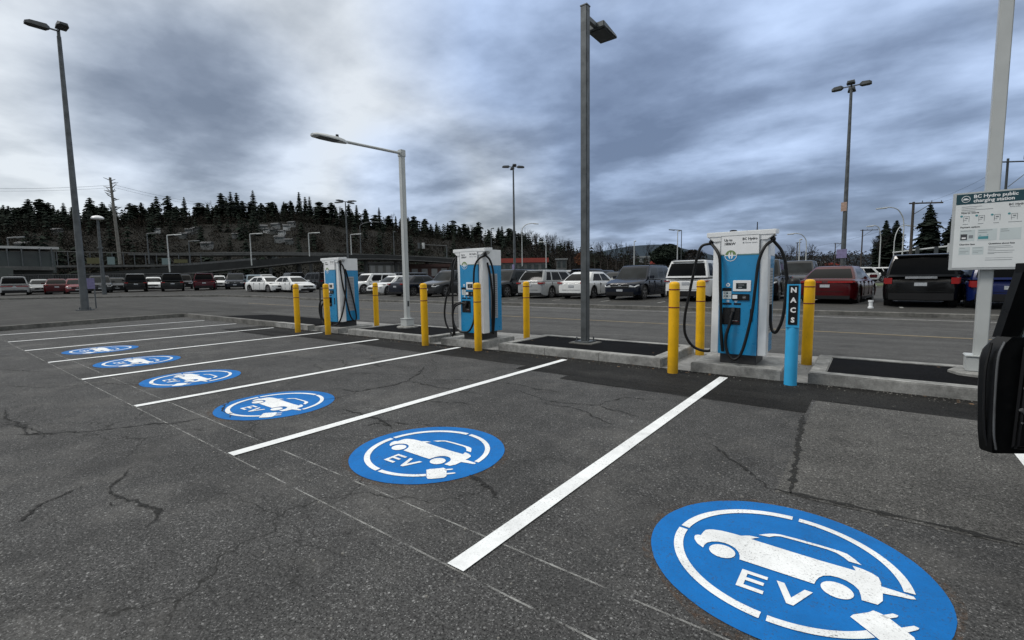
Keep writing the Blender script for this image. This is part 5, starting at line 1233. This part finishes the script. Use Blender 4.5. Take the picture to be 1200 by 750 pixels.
# weathered pole at left with snag branches
D = 170; a, t = at(140, 297, D), at(129, 208, D); e = empty('utility_pole', (a.x, a.y, a.z)); tag(e, 'tall pale weathered pole leaning in front of the wooded hill on the left', 'utility pole')
d_ = t-a; m = MB(); m.cyl((0, 0, -3), d_, .42, .28, CONC_T, 9); m.build('pole', e, smooth_deg=50)
m = MB()
for k in range(26):
    f = random.uniform(.5, .98); p = d_*f; s = random.choice((-1, 1)); u_ = Vector((RT.x, RT.y, 0))*s*random.uniform(.8, 2.2)+Vector((0, 0, random.uniform(-.5, 1.8))); m.cyl(p, p+u_, .14, .06, GALV2, 5)
m.build('stubs', e)
def wire(pts, r, label):
    m = MB(); m.tube(pts, r*.38, DKP, 4, 6); tag(m.build('power_line'), label, 'power line', 'power lines')
def sag(a, b_, s, n=5): return [a.lerp(b_, k/n)-Vector((0, 0, s*4*(k/n)*(1-k/n))) for k in range(n+1)]
wire(sag(at(-60, 220, 170), at(130, 217, 170), .5), .09, 'upper power line left of the weathered pole'); wire(sag(at(-60, 223, 172), at(130, 220, 172), .5), .07, 'lower power line left of the weathered pole')
wire(sag(at(131, 216, 170), at(300, 243, 220), 1.5), .09, 'upper power line right of the weathered pole, against the hill'); wire(sag(at(131, 219, 170), at(290, 244, 220), 1.5), .07, 'lower power line right of the weathered pole')
wire(sag(at(1070, 240, 62), at(1164, 203, 38), .3), .018, 'power line from the crossarm pole to the sign pole, upper'); wire(sag(at(1078, 241, 62), at(1160, 214, 40), .3), .016, 'power line from the crossarm pole to the sign pole, lower')
wire(sag(at(930, 291, 100), at(1062, 262, 64), .5), .03, 'thin power line behind the lamp mast'); wire(sag(at(1168, 236, 30), at(1215, 240, 24), .1), .012, 'power line at the right edge above the sign')
# ------------------------------------------------------------------ vegetation
def leafmat(name, a, b_, c_=None):
    m, nt, b = nmat(name); L = nt.links.new
    oi = N(nt, 'ShaderNodeObjectInfo'); P = coords(nt)
    f = noise_(nt, P, .22, 4., .6); f2 = noise_(nt, P, 1.9, 3., .6)
    col = ramp(nt, f, [(.35, a), (.65, b_)])
    col = mixc(nt, 1., col, ramp(nt, f2, [(.3, .6), (.7, 1.35)]), 'MULTIPLY')
    if c_: col = mixc(nt, ramp(nt, noise_(nt, P, .035, 5., .65), [(.42, 0.), (.6, 1.)]), col, c_)
    L(col, b.inputs['Base Color']); b.inputs['Roughness'].default_value = .95; b.inputs['Specular IOR Level'].default_value = .15
    MATS[name] = m; return m
CON = leafmat('conifer foliage', (.0060, .0098, .0075), (.016, .024, .016)); DEC = leafmat('bare twigs', (.012, .0105, .0095), (.022, .019, .017)); WOOD = leafmat('woodland', (.008, .0095, .007), (.015, .0155, .011), (.021, .016, .012))
BARK = plain('bark', (.035, .030, .026), .95); BLUEH = leafmat('hazed wooded ridge', (.020, .032, .045), (.030, .044, .058))
def conifer(mb, x, y, z, h, r, rnd, tiers=14, br=9, mat=CON, bare=.08, sub=1, blunt=0.):
    gap = [rnd.uniform(.7, 1.25) for _ in range(tiers)]; skew = (rnd.uniform(-.3, .3)*r*.3, rnd.uniform(-.3, .3)*r*.3)
    for t in range(tiers):
        f = t/(tiers-1); zz = z+h*(bare+(1-bare)*f); f_ = f*(1-.12*blunt); rr = r*((1-f_**1.25)**.9*(1-blunt)+blunt*math.sqrt(max(0, 1-f_*f_))*.9)*gap[t]*rnd.uniform(.8, 1.15)+.012*h
        for k in range(br):
            a = 2*PI*(k+rnd.random())/br; L_ = rr*rnd.uniform(.6, 1.2); dz = -L_*rnd.uniform(.15, .55)
            ca, sa = math.cos(a), math.sin(a); w_ = L_*.34+.014*h; th = h/tiers*.9
            p0 = (x, y, zz+th*.6); p1 = (x+ca*L_*.55-sa*w_, y+sa*L_*.55+ca*w_, zz+dz*.45); p2 = (x+ca*L_, y+sa*L_, zz+dz); p3 = (x+ca*L_*.55+sa*w_, y+sa*L_*.55-ca*w_, zz+dz*.45)
            mb.add([p0, p1, p2, p3], [(0,1,2), (0,2,3)], mat)
            if sub > 1:
                for s in range(sub*2):
                    g = rnd.uniform(.3, 1.); a2 = a+rnd.uniform(-.35, .35); l2 = L_*g; q0 = Vector((x+math.cos(a2)*l2, y+math.sin(a2)*l2, zz+dz*g)); ww = .05*h*rnd.uniform(.4, .9)
                    v = Vector((rnd.uniform(-1, 1), rnd.uniform(-1, 1), rnd.uniform(-.9, .1))).normalized()*ww; u_ = v.orthogonal().normalized()*ww*.35
                    mb.add([q0-u_, q0+v, q0+u_], [(0,1,2)], mat)
def branches(mb, p, d, L_, r, depth, rnd, mat):
    q_ = p+d*L_; mb.cyl(p, q_, r, r*.65, mat, 3, cap=False)
    if depth == 0: return
    for k in range(rnd.choice((2, 3, 3)) if depth > 1 else 4):
        n_ = (d+Vector((rnd.uniform(-1, 1), rnd.uniform(-1, 1), rnd.uniform(-.2, .7)))*rnd.uniform(.45, .75)).normalized()
        branches(mb, p+d*L_*rnd.uniform(.55, 1.), n_, L_*rnd.uniform(.55, .8), r*.58, depth-1, rnd, mat)
def scrub(mb, x, y, z, h, r, n, rnd, mat):
    for _ in range(n):
        a = rnd.uniform(0, 2*PI); t = rnd.random()**.6; f = rnd.random(); rr = r*t*math.sin(PI*(.15+.8*f))
        c_ = Vector((x+rr*math.cos(a), y+rr*math.sin(a), z+h*(.15+.85*f))); s = r*rnd.uniform(.05, .13)
        u_ = Vector((rnd.uniform(-1, 1), rnd.uniform(-1, 1), rnd.uniform(-1, 1))).normalized()*s; v = u_.orthogonal().normalized()*s*rnd.uniform(.3, .9)
        mb.add([c_-u_, c_+v, c_+u_-v*.3], [(0,1,2)], mat)
# hill, as real terrain: ridge height by bearing
SKY = [(-260, 246), (-120, 243), (0, 240), (40, 239), (100, 238), (160, 237), (200, 239), (250, 236), (300, 235), (350, 235), (400, 242), (440, 247), (480, 253), (520, 259), (560, 264), (600, 268), (640, 273), (680, 281), (720, 292), (780, 303), (860, 309), (960, 312)]
def sky_y(px):
    for (a, b_), (c_, d_) in zip(SKY, SKY[1:]):
        if a <= px <= c_: return b_+(d_-b_)*(px-a)/(c_-a)
    return SKY[0][1] if px < SKY[0][0] else SKY[-1][1]
RD = 430.
cols = list(range(-260, 961, 12)); prof = [(0, 195), (.10, 240), (.35, 290), (.62, 340), (.85, 385), (1.0, 430), (.95, 520), (.8, 700)]
TREEH = 15.
def hill_pt(px, f, D):
    top = at(px, sky_y(px), RD).z-TREEH*1.05; b_ = at(px, 320, D); bump_ = 2.2*noise.noise(Vector((b_.x*.02, b_.y*.02, 0)))*f
    return Vector((b_.x, b_.y, .6+max(0, top-.6)*f+bump_))
hm = MB(); grid = [[hill_pt(px, f, D) for (f, D) in prof] for px in cols]
GRD = leafmat('hill ground', (.007, .007, .005), (.013, .012, .009))
for i in range(len(cols)-1):
    for k in range(len(prof)-1): hm.quad(grid[i][k], grid[i+1][k], grid[i+1][k+1], grid[i][k+1], GRD)
struct(hm.build('hill', smooth_deg=60))
def hill_at(px, D):
    for (f0, d0), (f1, d1) in zip(prof, prof[1:]):
        if d0 <= D <= d1: f = f0+(f1-f0)*(D-d0)/(d1-d0); return hill_pt(px, f, D)
    return hill_pt(px, 0, D)
rnd = random.Random(5)
HOUSES = [(316, 262, 345), (324, 266, 340), (333, 268, 335), (339, 262, 352), (326, 258, 358), (311, 258, 352), (330, 275, 312), (341, 279, 306), (226, 258, 350), (218, 263, 335), (245, 278, 300), (187, 254, 360), (350, 289, 262), (360, 290, 258), (279, 268, 330), (72, 250, 365), (33, 272, 305), (232, 259, 352), (345, 258, 365), (320, 291, 262)]
wl = MB()
for k in range(3600):
    px = rnd.uniform(-240, 800); D = rnd.uniform(200, 450) if k < 2700 else rnd.uniform(405, 450); p = hill_at(px, D)
    near_house = any(abs(px-h[0]) < 7 and -50 < D-h[2] < 5 for h in HOUSES if h[0] > 180)
    if near_house and rnd.random() < .62: continue
    con = rnd.random() < (.45 if D > 385 else (.30 if 240 < px < 300 else .10))
    if px > 640: con = rnd.random() < .15
    if con: conifer(wl, p.x, p.y, p.z-1, rnd.uniform(8, 14), rnd.uniform(2.2, 3.8), rnd, 8, 7, CON, .05, 2, rnd.random())
    else: scrub(wl, p.x, p.y, p.z-2, rnd.uniform(6, 11), rnd.uniform(3., 5.5), 110, rnd, WOOD)
struct(wl.build('woodland'), 'stuff')
# individual ridge conifers
pro = []
for s in range(8):
    r_ = random.Random(40+s); e = empty('conifer_tree'); m = MB(); conifer(m, 0, 0, 0, 1., (.20, .27, .24, .31, .22, .34, .26, .29)[s], r_, (18, 15, 17, 13, 19, 12, 16, 14)[s], 10, CON, .06, 2, (.0, .5, .2, .9, .1, 1., .4, .7)[s]); cr_ = m.build('crown', e); m = MB(); m.cyl((0, 0, -.1), (0, 0, .8), .02, .006, BARK, 5); m.build('trunk', e); pro.append(e)
pk = random.Random(3); used = set()
SPK = [(5, 1.0), (18, .9), (42, 1.35), (55, 1.15), (70, 1.1), (82, .9), (113, 1.45), (127, 1.0), (140, 1.15), (159, 1.0), (172, 1.05), (185, 1.3), (190, 1.5), (203, 1.5), (210, 1.0), (222, 1.55), (233, .9), (265, 1.75), (271, 1.5), (276, 1.75), (283, 1.6), (289, 1.2), (302, 1.55), (311, 1.1), (320, 1.0), (337, 1.3), (345, 1.1), (355, 1.75), (362, 1.7), (367, 1.5), (378, 1.2), (392, 1.2), (404, 1.1), (412, 1.25), (421, 1.25), (431, 1.05), (447, 1.25), (456, .9), (466, 1.0), (478, 1.0), (487, 1.15), (500, 1.05), (513, 1.05), (532, 1.2), (545, .95), (562, 1.25), (574, 1.0), (589, 1.1), (597, 1.1), (608, .9)]
ridge = [(px, s, 1) for px, s in SPK]+[(rnd.uniform(-30, 620), rnd.uniform(.7, 1.0), 0) for _ in range(95)]
ridge.sort()
for i, (px, s, sp1) in enumerate(ridge):
    i5 = pk.choice((0, 2, 4, 6, 1)) if s > 1.25 else pk.choice(range(8)); o0 = pro[i5]
    o = o0 if i5 not in used else copy_tree(o0)
    used.add(i5); D = RD+rnd.uniform(-18, 14); p = hill_pt(px, 1., RD); p2 = at(px, 320, D); h = TREEH*(.25+.72*s)*rnd.uniform(.92, 1.05)
    o.location = (p2.x, p2.y, p.z-2.); wd = h*rnd.uniform(.85, 1.25)*(1.15 if s > 1.2 else 1.5); o.scale = (wd, wd, h+1.5); o.rotation_euler = (0, 0, rnd.uniform(0, 6.28))
    tag(o, 'dark conifer standing in the tree line along the top of the wooded hill', 'tree', 'conifers along the hilltop')
# bare trees on the skyline further right
bp = []
for s in range(4):
    r_ = random.Random(90+s); e = empty('bare_tree'); m = MB(); m.cyl((0, 0, -.05), (0, 0, .3), .022, .016, BARK, 5); m.build('trunk', e); m = MB()
    for k in range(4): branches(m, Vector((0, 0, .22+.04*k)), Vector((r_.uniform(-.5, .5), r_.uniform(-.5, .5), 1)).normalized(), .27, .011, 4, r_, DEC)
    m.build('crown', e); bp.append(e)
used = set(); BT = [(470, 258, 300, 400, 'ridge'), (620, 264, 312, 230, 'a'), (630, 267, 312, 225, 'a'), (641, 267, 312, 215, 'a'), (651, 270, 312, 220, 'a'), (660, 276, 312, 200, 'a'), (668, 276, 314, 190, 'a'), (697, 279, 314, 190, 'a'), (704, 280, 314, 200, 'a'), (712, 282, 314, 185, 'a'), (722, 280, 314, 180, 'a'), (731, 279, 314, 175, 'a'), (738, 284, 314, 180, 'a'),
    (757, 281, 312, 170, 'b'), (765, 290, 312, 240, 'b'), (812, 291, 313, 150, 'b'), (820, 290, 313, 160, 'b'), (806, 293, 313, 155, 'b'), (926, 284, 312, 140, 'c'), (950, 282, 312, 150, 'c'), (918, 292, 312, 150, 'c'), (963, 296, 312, 150, 'c'), (1022, 276, 312, 110, 'c'), (1030, 268, 312, 100, 'c'), (1060, 290, 314, 100, 'c'),
    (460, 248, 262, 420, 'r'), (478, 252, 266, 420, 'r'), (560, 262, 275, 420, 'r'), (552, 262, 275, 420, 'r'), (245, 234, 250, 425, 'r'), (398, 240, 255, 425, 'r'), (620, 268, 285, 420, 'r'), (640, 274, 290, 420, 'r')]
for i, (px, yt, yb, D, gk) in enumerate(BT):
    o0 = bp[i % 4]; o = o0 if (i % 4) not in used else copy_tree(o0); used.add(i % 4)
    b_, t = at(px, yb, D), at(px, yt, D); h = (t.z-b_.z)/1.02; o.location = (b_.x, b_.y, b_.z); o.scale = (h*.85, h*.85, h); o.rotation_euler = (0, 0, i*1.7)
    tag(o, 'bare leafless tree in the background tree line', 'tree', 'bare trees of the background')
# masses of bare brown trees at the foot (uncountable)
rm = MB()
for (x0, x1, yt, D, n) in ((540, 690, 289, 235, 110), (660, 745, 292, 215, 80), (745, 835, 303, 175, 30), (835, 1075, 293, 190, 190), (1060, 1200, 296, 120, 60), (835, 905, 304, 170, 20), (1040, 1200, 300, 150, 50)):
    for k in range(n):
        px = rnd.uniform(x0, x1); d2 = D*rnd.uniform(.94, 1.12); b_ = at(px, 320, d2); h = max(2., at(px, yt+rnd.uniform(0, 9), d2).z-.4); scrub(rm, b_.x, b_.y, .3, h, rnd.uniform(2.2, 3.6)*d2/180, 110, rnd, DEC if rnd.random() < .8 else WOOD)
struct(rm.build('background_scrub'), 'stuff')
# far ridge, its blue is air haze put into the foliage colour
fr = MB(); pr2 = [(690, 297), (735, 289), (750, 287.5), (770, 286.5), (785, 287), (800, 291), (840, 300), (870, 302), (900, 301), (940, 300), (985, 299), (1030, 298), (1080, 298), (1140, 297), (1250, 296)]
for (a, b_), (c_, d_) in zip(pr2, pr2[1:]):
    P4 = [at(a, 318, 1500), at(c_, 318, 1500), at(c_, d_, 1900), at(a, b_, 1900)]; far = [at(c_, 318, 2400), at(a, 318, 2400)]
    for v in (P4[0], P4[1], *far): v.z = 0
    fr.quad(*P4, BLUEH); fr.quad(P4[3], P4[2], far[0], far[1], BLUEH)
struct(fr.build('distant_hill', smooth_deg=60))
# single larger trees
def big_conifer(px, yt, yb, D, r, label, seed, tiers=26, br=13, name='conifer_tree'):
    b_, t = at(px, yb, D), at(px, yt, D); h = t.z-b_.z; e = empty(name, b_); tag(e, label, 'tree'); r_ = random.Random(seed)
    m = MB(); conifer(m, 0, 0, 0, h, r, r_, tiers, br, CON, .10, 3); m.build('crown', e); m = MB(); m.cyl((0, 0, -.5), (0, 0, h*.93), h*.016, .03, BARK, 7); m.build('trunk', e)
big_conifer(1086, 241, 314, 105, 3.6, 'tall dark conifer between the utility pole and the sign', 1)
big_conifer(1113, 252, 314, 110, 3.0, 'dark conifer partly hidden behind the left edge of the sign', 2)
big_conifer(1036, 259, 312, 105, 2.5, 'rounded dark conifer left of the curved lamp, left one of a pair', 3)
big_conifer(1048, 259, 312, 105, 2.5, 'rounded dark conifer at the curved lamp, right one of a pair', 4)
def bush_tree(px, yt, yb, D, r, label, seed, mat=CON, n=2600):
    b_, t = at(px, yb, D), at(px, yt, D); h = t.z-b_.z; e = empty('leafy_tree', b_); tag(e, label, 'tree'); r_ = random.Random(seed)
    m = MB()
    for k in range(n):
        a = r_.uniform(0, 2*PI); f = r_.random(); t_ = r_.random()**.4; lob = 1+.25*noise.noise(Vector((math.cos(a)*1.5, math.sin(a)*1.5, f*4+seed)))
        rr = r*t_*math.sin(PI*(.18+.75*f))*lob; c_ = Vector((rr*math.cos(a), rr*math.sin(a), h*(.12+.88*f))); s = r*r_.uniform(.05, .12)
        u_ = Vector((r_.uniform(-1, 1), r_.uniform(-1, 1), r_.uniform(-1, 1))).normalized()*s; v = u_.orthogonal().normalized()*s*.7; m.add([c_-u_, c_+v, c_+u_-v*.4], [(0,1,2)], mat)
    m.build('crown', e); m = MB(); m.cyl((0, 0, -.3), (0, 0, h*.6), h*.03, h*.015, BARK, 6); m.build('trunk', e)
bush_tree(782, 287, 313, 150, 5.6, 'rounded dark evergreen left of the square-headed lamp', 5)
bush_tree(812, 293, 313, 150, 4.2, 'brown leafless bushy tree right of the square-headed lamp', 6, DEC, 1200)
bush_tree(681, 296, 312, 110, 1.8, 'orange brown small tree left of the dark lamp post', 8, leafmat('rusty leaves', (.06, .025, .015), (.12, .05, .025)), 700)
# houses on the hillside
hw = [plain('house wall a', (.20, .205, .20), .8), plain('house wall b', (.12, .125, .12), .8), plain('house wall c', (.5, .51, .5), .8)]; hr = plain('house roof', (.06, .063, .066), .8)
plc = {0: 'brightest', 7: 'right-hand lower', 16: 'far left lower', 15: 'far left upper', 11: 'lone upper'}
for i, (px, py, D) in enumerate(HOUSES):
    p = hill_at(px, D); p.z += 1.0; sc = rnd.uniform(.30, .50); e = empty('house', p, YAW*-1+rnd.uniform(-.5, .5)); w_, d_, h_ = 5.5*sc, 4.*sc, 4.6*sc
    tag(e, 'small pale house with a grey gabled roof among the trees on the hillside', 'house', 'houses on the hillside')
    m = MB(); m.box(-w_, w_, -d_, d_, -3, h_, hw[2] if i in (0, 2, 3, 11) else hw[i % 2]); m.build('wall', e)
    m = MB(); m.add([(-w_-.4, -d_-.4, h_), (w_+.4, -d_-.4, h_), (w_+.4, d_+.4, h_), (-w_-.4, d_+.4, h_), (-w_-.4, 0, h_+2.2*sc), (w_+.4, 0, h_+2.2*sc)], [(0,1,5,4), (2,3,4,5), (0,4,3), (1,2,5), (0,3,2,1)], hr); m.build('roof', e)
    for k in (-.6, 0, .6): m = MB(); m.box(w_*k-.7, w_*k+.7, -d_-.05, -d_+.02, h_*.4, h_*.75, SGL); m.build('window', e)
# ------------------------------------------------------------------ sky and light
SKX, SKY_ = 2.1, 3.3
W = bpy.data.worlds.new('World'); bpy.context.scene.world = W; W.use_nodes = True; nt = W.node_tree; L = nt.links.new
bg = nt.nodes['Background']
SUN_EL, SUN_AZ = math.radians(48), math.radians(228)      # azimuth from +Y clockwise
sky = N(nt, 'ShaderNodeTexSky', sky_type='NISHITA'); sky.sun_disc = False; sky.sun_elevation = SUN_EL; sky.sun_rotation = SUN_AZ; sky.air_density = 1.2; sky.dust_density = 1.5
tc = N(nt, 'ShaderNodeTexCoord'); dirv = tc.outputs['Generated']
sep = N(nt, 'ShaderNodeSeparateXYZ'); L(dirv, sep.inputs[0])
def M_(op, a, b_=None, c_=None, clamp=False):
    n_ = N(nt, 'ShaderNodeMath', operation=op); n_.use_clamp = clamp
    for i, v in enumerate((a, b_, c_)):
        if v is None: continue
        if isinstance(v, (int, float)): n_.inputs[i].default_value = v
        else: L(v, n_.inputs[i])
    return n_.outputs[0]
zz = M_('ADD', M_('MAXIMUM', sep.outputs[2], 0.), .16)
cx = M_('DIVIDE', sep.outputs[0], zz); cy = M_('DIVIDE', sep.outputs[1], zz)
cmb = N(nt, 'ShaderNodeCombineXYZ'); L(cx, cmb.inputs[0]); L(cy, cmb.inputs[1])
# stretch the clouds along one wind direction
mp = N(nt, 'ShaderNodeMapping'); mp.inputs['Rotation'].default_value = (0, 0, math.radians(-28)); mp.inputs['Scale'].default_value = (.62, .95, 1); mp.inputs['Location'].default_value = (SKX, SKY_, 0); L(cmb.outputs[0], mp.inputs[0])
wv = noise_(nt, mp.outputs[0], .8, 3., .5)
dis = N(nt, 'ShaderNodeVectorMath', operation='MULTIPLY_ADD'); wn = N(nt, 'ShaderNodeTexNoise'); wn.inputs['Scale'].default_value = .7; wn.inputs['Detail'].default_value = 3; L(mp.outputs[0], wn.inputs['Vector'])
L(wn.outputs['Color'], dis.inputs[0]); dis.inputs[1].default_value = (.9, .9, 0); L(mp.outputs[0], dis.inputs[2])
n1 = noise_(nt, dis.outputs[0], 1.0, 6., .50)
mp2 = N(nt, 'ShaderNodeMapping'); mp2.inputs['Scale'].default_value = (1., 1., 1.); mp2.inputs['Location'].default_value = (7.1, 2.6, 0); L(cmb.outputs[0], mp2.inputs[0])
n2 = noise_(nt, mp2.outputs[0], 3.2, 7., .55)
val = M_('ADD', M_('ADD', M_('MULTIPLY', n1, .72), M_('MULTIPLY', n2, .27)), .010)
# broad light and dark regions of the cloud deck, fixed in world directions
def lobe(v, px, py, wd, amp):
    d = ray(px, py).normalized(); dt = N(nt, 'ShaderNodeVectorMath', operation='DOT_PRODUCT'); L(dirv, dt.inputs[0]); dt.inputs[1].default_value = d
    mr = N(nt, 'ShaderNodeMapRange', interpolation_type='SMOOTHSTEP'); L(dt.outputs['Value'], mr.inputs['Value'])
    mr.inputs['From Min'].default_value = math.cos(math.radians(wd)); mr.inputs['From Max'].default_value = 1.; mr.inputs['To Min'].default_value = 0.; mr.inputs['To Max'].default_value = amp
    return M_('ADD', v, mr.outputs['Result'])
for a in ((-10, 120, 16, .08), (20, 215, 12, .04), (330, 20, 16, .03), (400, 235, 11, .09), (300, 240, 9, .05), (500, 120, 20, .03), (1080, 90, 20, .07), (900, 130, 10, .06), (850, 60, 9, .04),
          (220, 150, 13, -.08), (290, 60, 12, -.03), (480, 215, 8, -.05), (620, 180, 13, -.03), (560, 240, 8, -.05), (780, 80, 12, -.02), (820, 270, 22, -.075), (1050, 250, 20, -.06), (700, 260, 14, -.02)): val = lobe(val, *a)
blu = None
zero = N(nt, 'ShaderNodeValue'); zero.outputs[0].default_value = .12; blu = zero.outputs[0]
for a in ((760, 60, 26, .75), (900, 250, 30, .7), (1100, 150, 26, .45), (560, 20, 14, .5), (240, 150, 14, .35), (480, 220, 9, .6)): blu = lobe(blu, *a)
cl = ramp(nt, val, [(.36, (.170, .192, .225)), (.43, (.250, .275, .308)), (.49, (.375, .405, .435)), (.56, (.54, .57, .595)), (.64, (.72, .75, .765))])
blm = M_('MINIMUM', blu, 1.); cl = mixc(nt, blm, cl, mixc(nt, 1., cl, (.80, .96, 1.30), 'MULTIPLY'))
# overhead, out of view, the sky is boosted to light the scene
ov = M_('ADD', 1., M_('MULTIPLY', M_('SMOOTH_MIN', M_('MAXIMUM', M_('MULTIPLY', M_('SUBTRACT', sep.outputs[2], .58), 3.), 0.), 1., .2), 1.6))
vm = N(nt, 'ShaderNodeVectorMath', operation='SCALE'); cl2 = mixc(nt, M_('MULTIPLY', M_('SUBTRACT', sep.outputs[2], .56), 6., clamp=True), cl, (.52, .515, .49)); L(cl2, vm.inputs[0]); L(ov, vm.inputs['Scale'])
sk = N(nt, 'ShaderNodeVectorMath', operation='SCALE'); L(sky.outputs[0], sk.inputs[0]); sk.inputs['Scale'].default_value = .10
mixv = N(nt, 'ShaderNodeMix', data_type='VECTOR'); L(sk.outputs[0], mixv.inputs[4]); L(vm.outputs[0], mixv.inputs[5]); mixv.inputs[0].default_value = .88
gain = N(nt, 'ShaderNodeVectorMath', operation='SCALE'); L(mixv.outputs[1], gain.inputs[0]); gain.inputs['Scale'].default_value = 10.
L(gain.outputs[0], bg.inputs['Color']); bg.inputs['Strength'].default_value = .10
sd = bpy.data.lights.new('sun', 'SUN'); sd.energy = 1.3; sd.angle = math.radians(14); sd.color = (1, .97, .93)
so = bpy.data.objects.new('sun', sd); C.objects.link(so)
sv = Vector((math.sin(SUN_AZ)*math.cos(SUN_EL), math.cos(SUN_AZ)*math.cos(SUN_EL), math.sin(SUN_EL)))
so.rotation_euler = sv.to_track_quat('Z', 'Y').to_euler()
# ------------------------------------------------------------------ camera
cd = bpy.data.cameras.new('camera'); cd.sensor_width = 36; cd.lens = F/1200*36; cd.clip_end = 8000; cd.clip_start = .05
co = bpy.data.objects.new('camera', cd); C.objects.link(co)
co.matrix_world = Matrix(((RT.x, UP.x, -FW.x, EYE.x), (RT.y, UP.y, -FW.y, EYE.y), (RT.z, UP.z, -FW.z, EYE.z), (0, 0, 0, 1)))
S = bpy.context.scene; S.camera = co
S.view_settings.view_transform = 'Standard'; S.view_settings.look = 'None'; S.view_settings.gamma = 1; S.view_settings.use_curve_mapping = False
S.view_settings.exposure = .22
